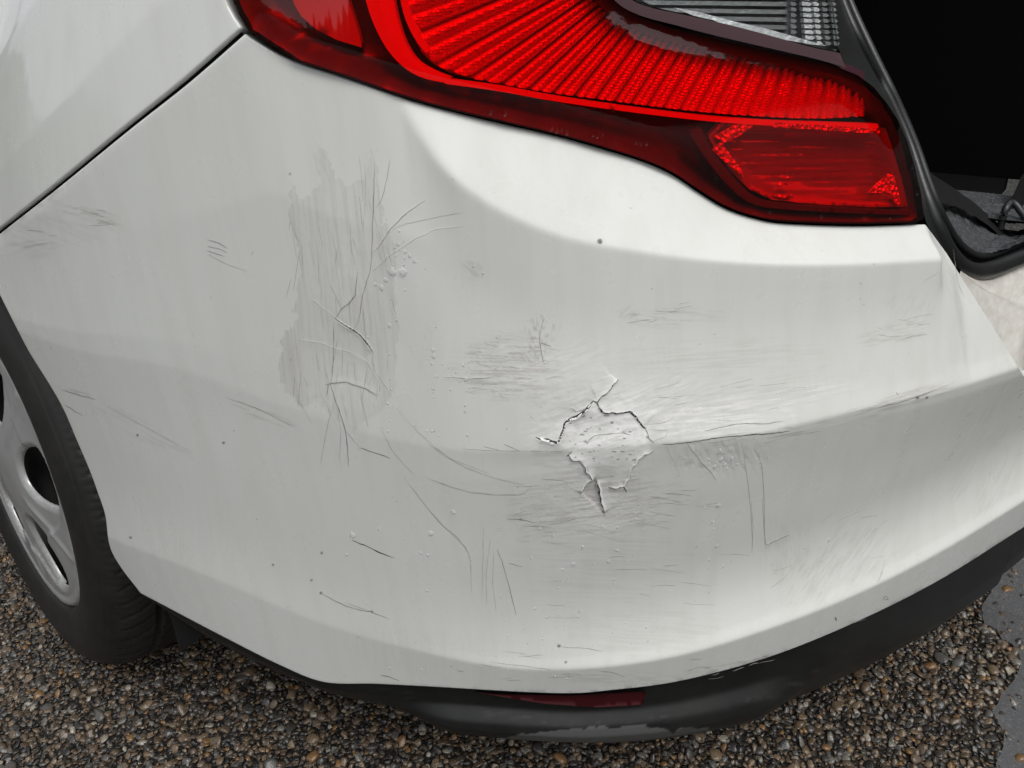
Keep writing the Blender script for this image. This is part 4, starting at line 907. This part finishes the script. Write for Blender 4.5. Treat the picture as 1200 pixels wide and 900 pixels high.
def ico(sub):
    t_ = (1+5**.5)/2; v = np.array([(-1, t_, 0), (1, t_, 0), (-1, -t_, 0), (1, -t_, 0), (0, -1, t_), (0, 1, t_), (0, -1, -t_), (0, 1, -t_), (t_, 0, -1), (t_, 0, 1), (-t_, 0, -1), (-t_, 0, 1)]); v /= np.linalg.norm(v[0])
    f = [(0, 11, 5), (0, 5, 1), (0, 1, 7), (0, 7, 10), (0, 10, 11), (1, 5, 9), (5, 11, 4), (11, 10, 2), (10, 7, 6), (7, 1, 8), (3, 9, 4), (3, 4, 2), (3, 2, 6), (3, 6, 8), (3, 8, 9), (4, 9, 5), (2, 4, 11), (6, 2, 10), (8, 6, 7), (9, 8, 1)]
    v = list(map(tuple, v))
    for _ in range(sub):
        c_, nf = {}, []
        def mid(a, b):
            k = (min(a, b), max(a, b))
            if k not in c_: q = np.array(v[a])+np.array(v[b]); q /= np.linalg.norm(q); c_[k] = len(v); v.append(tuple(q))
            return c_[k]
        for a, b, d in f: x, y, z = mid(a, b), mid(b, d), mid(d, a); nf += [(a, x, z), (b, y, x), (d, z, y), (x, y, z)]
        f = nf
    return np.array(v), np.array(f)
step = .0074
gx, gy = np.meshgrid(np.arange(-.7, 1.9, step), np.arange(-.75, 1.75, step)); P = np.stack([gx.ravel(), gy.ravel()], 1)
P += (rng.random(P.shape)-.5)*step*.95
pz = proj(np.c_[P, np.zeros(len(P))]); w_ = (np.c_[P, np.zeros(len(P))]-CP)@fw > .1
under = (P[:, 0] > .25) & (P[:, 1] > .25)
vis = w_ & (pz[:, 0] > -30) & (pz[:, 0] < 1230) & (pz[:, 1] > 480) & (pz[:, 1] < 930)
vis &= (pz[:, 1] > np.interp(pz[:, 0], [0, 60, 150, 400, 600, 700, 800, 1000, 1200], [520, 600, 650, 780, 830, 840, 830, 750, 620]))
P, vis = P[~under | vis], vis[~under | vis]
far = ~vis & (rng.random(len(P)) > .40); P, vis = P[~far], vis[~far]
def pebbles(P, sub, nvar):
    bv, bf = ico(sub); var = []
    for k in range(nvar):
        r_ = 1+.34*(rng.random(len(bv))-.5)
        q = bv*r_[:, None]
        for j in range(9):   # chop facets so the stones look broken
            d = rng.normal(size=3); d /= np.linalg.norm(d); h = rng.uniform(.48, .78); e = q@d-h; q = q-np.maximum(e, 0)[:, None]*d
        var.append(q)
    var = np.array(var); n_ = len(P); b = var[rng.integers(0, nvar, n_)]
    s_ = np.clip(rng.lognormal(math.log(.0043), .36, n_), .0026, .0105); sx = s_*rng.uniform(.8, 1.35, n_); sz = s_*rng.uniform(.42, .68, n_)
    a = rng.uniform(0, 6.28, n_); ca, sa = np.cos(a)[:, None], np.sin(a)[:, None]
    X = b[..., 0]*sx[:, None]; Y = b[..., 1]*s_[:, None]; Zz = b[..., 2]*sz[:, None]
    tl = rng.normal(0, .3, (n_, 2)); Zz = Zz+X*tl[:, :1]+Y*tl[:, 1:]
    V = np.stack([X*ca-Y*sa+P[:, :1], X*sa+Y*ca+P[:, 1:2], Zz+(.001+sz*rng.uniform(-.2, .3, n_))[:, None]], -1)
    Fc = bf[None]+(np.arange(n_)*len(bv))[:, None, None]; cid = np.repeat(rng.random(n_), len(bv)); return V.reshape(-1, 3), Fc.reshape(-1, 3), cid
m_p, n, l, p = mat('wet_stone_chips')
a = n.new('ShaderNodeAttribute'); a.attribute_name = 'stone'
r = ramp(n, l, a.outputs['Fac'], [(0., (.022, .021, .019)), (.10, (.05, .046, .042)), (.22, (.125, .092, .062)), (.40, (.09, .062, .040)), (.55, (.055, .048, .04)), (.66, (.17, .125, .08)), (.78, (.09, .085, .078)), (.87, (.15, .14, .12)), (.94, (.20, .115, .05)), (.975, (.30, .27, .22))]); r.color_ramp.interpolation = 'CONSTANT'
tn = nz(n, l, 420, 4, .65); rr = ramp(n, l, tn.outputs[0], [(.25, .5), (.75, 1.2)])
mm = n.new('ShaderNodeMix'); mm.data_type = 'RGBA'; mm.blend_type = 'MULTIPLY'; mm.inputs[0].default_value = 1; l.new(r.outputs[0], mm.inputs[6]); l.new(rr.outputs[0], mm.inputs[7])
l.new(mm.outputs[2], p.inputs['Base Color']); p.inputs['Roughness'].default_value = .26; l.new(bump(n, l, tn.outputs[0], .4, .0012), p.inputs['Normal'])
V1, F1, c1 = pebbles(P[vis], 1, 24); V2, F2, c2 = pebbles(P[~vis], 0, 24)
me = mesh_np('chips', np.vstack([V1, V2]), np.vstack([F1, F2+len(V1)])); attr(me, 'stone', np.r_[c1, c2])
tag(link('stone_chips', me, m_p, None, False), 'wet brown and grey stone chips set in the asphalt under the car', 'gravel', None, 'stuff')
# puddle at the right
pud = catmull([(1158, 700), (1172, 655), (1230, 600), (1420, 560), (1500, 800), (1400, 1000), (1180, 960), (1170, 905), (1178, 865), (1165, 835), (1186, 800), (1196, 770), (1170, 745), (1150, 722), (1158, 700)], 8)[:-1]
pud = pud+np.stack([(fbm(pud[:, 0]/9, pud[:, 1]/9, 3, 5)-.45)*22, (fbm(pud[:, 0]/9, pud[:, 1]/9, 3, 6)-.45)*22], 1)
PG = gnd(pud)[:, :2]; V, Fc, lp = cdt(PG, .02)
m_w, n, l, p = mat('puddle_water'); n.remove(p); tr = n.new('ShaderNodeBsdfTransparent'); tr.inputs[0].default_value = (.85, .86, .86, 1); gl = n.new('ShaderNodeBsdfGlossy'); gl.inputs['Roughness'].default_value = .04; df = n.new('ShaderNodeBsdfDiffuse'); df.inputs[0].default_value = (.17, .174, .18, 1)  # grey diffuse stands in for the sky mirrored in the water
fr = n.new('ShaderNodeFresnel'); fr.inputs['IOR'].default_value = 1.33; m1 = n.new('ShaderNodeMixShader'); m1.inputs[0].default_value = .5; m2 = n.new('ShaderNodeMixShader')
l.new(tr.outputs[0], m1.inputs[1]); l.new(df.outputs[0], m1.inputs[2]); l.new(fr.outputs[0], m2.inputs[0]); l.new(m1.outputs[0], m2.inputs[1]); l.new(gl.outputs[0], m2.inputs[2]); l.new(m2.outputs[0], n['Material Output'].inputs[0])
tn = nz(n, l, 60, 2, .5); l.new(bump(n, l, tn.outputs[0], .15, .003), gl.inputs['Normal'])
tag(link('puddle', mesh_np('puddle', np.c_[V, np.full(len(V), .0042)], Fc), m_w), 'shallow puddle on the asphalt, greyed for the sky it mirrors', None, None, 'structure')

# ---- water droplets on the bumper
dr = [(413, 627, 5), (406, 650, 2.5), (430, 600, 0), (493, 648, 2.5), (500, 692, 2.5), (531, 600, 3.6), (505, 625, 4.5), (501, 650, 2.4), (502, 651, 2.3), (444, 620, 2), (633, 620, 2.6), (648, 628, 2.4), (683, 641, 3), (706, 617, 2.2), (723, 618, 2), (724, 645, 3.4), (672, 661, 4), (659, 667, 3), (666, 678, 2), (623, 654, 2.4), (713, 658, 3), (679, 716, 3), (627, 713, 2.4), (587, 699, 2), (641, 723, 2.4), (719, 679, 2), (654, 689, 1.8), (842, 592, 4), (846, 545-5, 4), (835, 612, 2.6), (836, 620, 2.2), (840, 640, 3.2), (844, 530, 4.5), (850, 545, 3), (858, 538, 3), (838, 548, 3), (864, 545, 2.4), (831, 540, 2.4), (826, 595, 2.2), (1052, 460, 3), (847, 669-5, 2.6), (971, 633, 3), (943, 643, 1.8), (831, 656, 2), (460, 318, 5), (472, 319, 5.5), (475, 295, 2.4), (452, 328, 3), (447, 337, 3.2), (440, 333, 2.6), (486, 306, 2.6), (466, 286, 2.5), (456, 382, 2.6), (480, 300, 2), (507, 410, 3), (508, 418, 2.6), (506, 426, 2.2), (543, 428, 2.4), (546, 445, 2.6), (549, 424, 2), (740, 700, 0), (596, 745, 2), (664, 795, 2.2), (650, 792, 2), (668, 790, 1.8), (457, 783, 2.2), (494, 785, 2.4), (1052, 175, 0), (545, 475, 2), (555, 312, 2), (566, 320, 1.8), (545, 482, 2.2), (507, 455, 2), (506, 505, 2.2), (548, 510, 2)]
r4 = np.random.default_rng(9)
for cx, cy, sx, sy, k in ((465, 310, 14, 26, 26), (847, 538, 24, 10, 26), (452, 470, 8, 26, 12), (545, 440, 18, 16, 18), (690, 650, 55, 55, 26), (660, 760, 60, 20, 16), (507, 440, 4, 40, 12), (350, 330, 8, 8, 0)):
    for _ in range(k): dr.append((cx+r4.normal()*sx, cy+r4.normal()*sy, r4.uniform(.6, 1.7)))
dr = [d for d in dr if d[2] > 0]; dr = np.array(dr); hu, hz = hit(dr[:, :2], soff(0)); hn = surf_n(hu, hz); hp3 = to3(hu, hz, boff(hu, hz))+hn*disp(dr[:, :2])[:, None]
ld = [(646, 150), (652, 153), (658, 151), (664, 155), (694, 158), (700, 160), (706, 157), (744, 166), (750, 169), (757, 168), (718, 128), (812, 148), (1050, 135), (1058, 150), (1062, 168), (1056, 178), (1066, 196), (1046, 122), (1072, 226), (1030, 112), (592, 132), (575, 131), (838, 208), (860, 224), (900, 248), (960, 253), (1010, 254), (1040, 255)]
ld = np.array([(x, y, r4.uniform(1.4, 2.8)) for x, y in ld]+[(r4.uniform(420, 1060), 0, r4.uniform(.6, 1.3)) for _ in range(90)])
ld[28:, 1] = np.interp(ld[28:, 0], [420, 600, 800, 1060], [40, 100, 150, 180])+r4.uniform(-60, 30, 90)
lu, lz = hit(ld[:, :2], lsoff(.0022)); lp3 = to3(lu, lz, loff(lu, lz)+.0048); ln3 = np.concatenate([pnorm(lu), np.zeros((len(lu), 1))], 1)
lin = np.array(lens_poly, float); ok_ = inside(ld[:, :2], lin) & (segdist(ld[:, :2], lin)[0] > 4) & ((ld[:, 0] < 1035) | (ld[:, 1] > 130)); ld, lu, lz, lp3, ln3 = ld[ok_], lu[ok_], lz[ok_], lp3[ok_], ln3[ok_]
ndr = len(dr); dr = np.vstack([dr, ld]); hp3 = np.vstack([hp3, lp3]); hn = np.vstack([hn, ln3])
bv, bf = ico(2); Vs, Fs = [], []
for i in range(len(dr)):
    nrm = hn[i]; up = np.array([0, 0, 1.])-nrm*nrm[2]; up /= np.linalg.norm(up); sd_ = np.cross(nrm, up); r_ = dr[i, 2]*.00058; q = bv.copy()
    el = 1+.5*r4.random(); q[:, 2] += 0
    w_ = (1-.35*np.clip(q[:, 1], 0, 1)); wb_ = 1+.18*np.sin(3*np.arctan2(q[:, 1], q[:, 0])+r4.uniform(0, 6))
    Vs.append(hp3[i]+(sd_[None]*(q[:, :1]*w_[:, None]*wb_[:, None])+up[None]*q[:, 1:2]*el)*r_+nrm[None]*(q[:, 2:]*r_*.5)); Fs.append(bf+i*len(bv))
m_ld = m_clear.copy(); m_ld.name = 'water_drop_clear'
m_d = m_clear.copy(); m_d.name = 'water_drop_lit'
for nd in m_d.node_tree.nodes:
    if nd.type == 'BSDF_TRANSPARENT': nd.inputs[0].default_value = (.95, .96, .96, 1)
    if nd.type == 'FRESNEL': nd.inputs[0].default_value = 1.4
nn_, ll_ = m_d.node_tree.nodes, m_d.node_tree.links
df = nn_.new('ShaderNodeBsdfDiffuse'); df.inputs[0].default_value = (.85, .86, .86, 1); ms = nn_.new('ShaderNodeMixShader'); ms.inputs[0].default_value = .3  # white diffuse mixed in for the bright glints of lit drops
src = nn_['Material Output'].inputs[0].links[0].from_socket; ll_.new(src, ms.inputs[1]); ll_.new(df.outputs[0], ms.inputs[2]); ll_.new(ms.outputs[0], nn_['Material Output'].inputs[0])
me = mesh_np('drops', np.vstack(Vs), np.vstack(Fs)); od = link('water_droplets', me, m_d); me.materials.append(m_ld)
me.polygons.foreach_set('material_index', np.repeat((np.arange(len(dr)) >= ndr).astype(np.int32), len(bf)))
tag(od, 'small rain drops, whitened as if lit on the scuffed white bumper, clear on the red lamp', 'water drops', None, 'stuff')

# ---- the surroundings the paint mirrors: a wooded ridge all round, far off
na = 720; an = np.linspace(0, 2*math.pi, na, endpoint=False)
hgt = 16+10*fbm(np.cos(an)*2.2+5, np.sin(an)*2.2+5, 4, 3)+6*fbm(an*22, an*0, 4, 8)+6*vnoise(an*90, an*0, 9)
hgt = hgt+48*np.clip(np.cos(an-math.radians(-60)), 0, 1)**.7*(.8+.4*vnoise(an*14, an*0, 4))  # unseen ridge raised on this side to keep bright sky off the lens
R0 = 150; lv = np.linspace(0, 1, 9); V = []
for t_ in lv: V.append(np.stack([np.cos(an)*(R0+t_*30), np.sin(an)*(R0+t_*30), -1+(hgt+1)*t_**.8], 1))
V.append(np.stack([np.cos(an)*(R0+70), np.sin(an)*(R0+70), np.full(na, -1.)], 1))
m_r = simple('far_woodland', (.045, .055, .035), .9, noise=(.25, (.09, .10, .07)))
tag(link('hills', mesh_np('hills', np.vstack(V), grid_faces(10, na, True)), m_r, None, False), 'wooded hills round the car park, heightened on one side to darken the lamp reflection', None, None, 'structure')
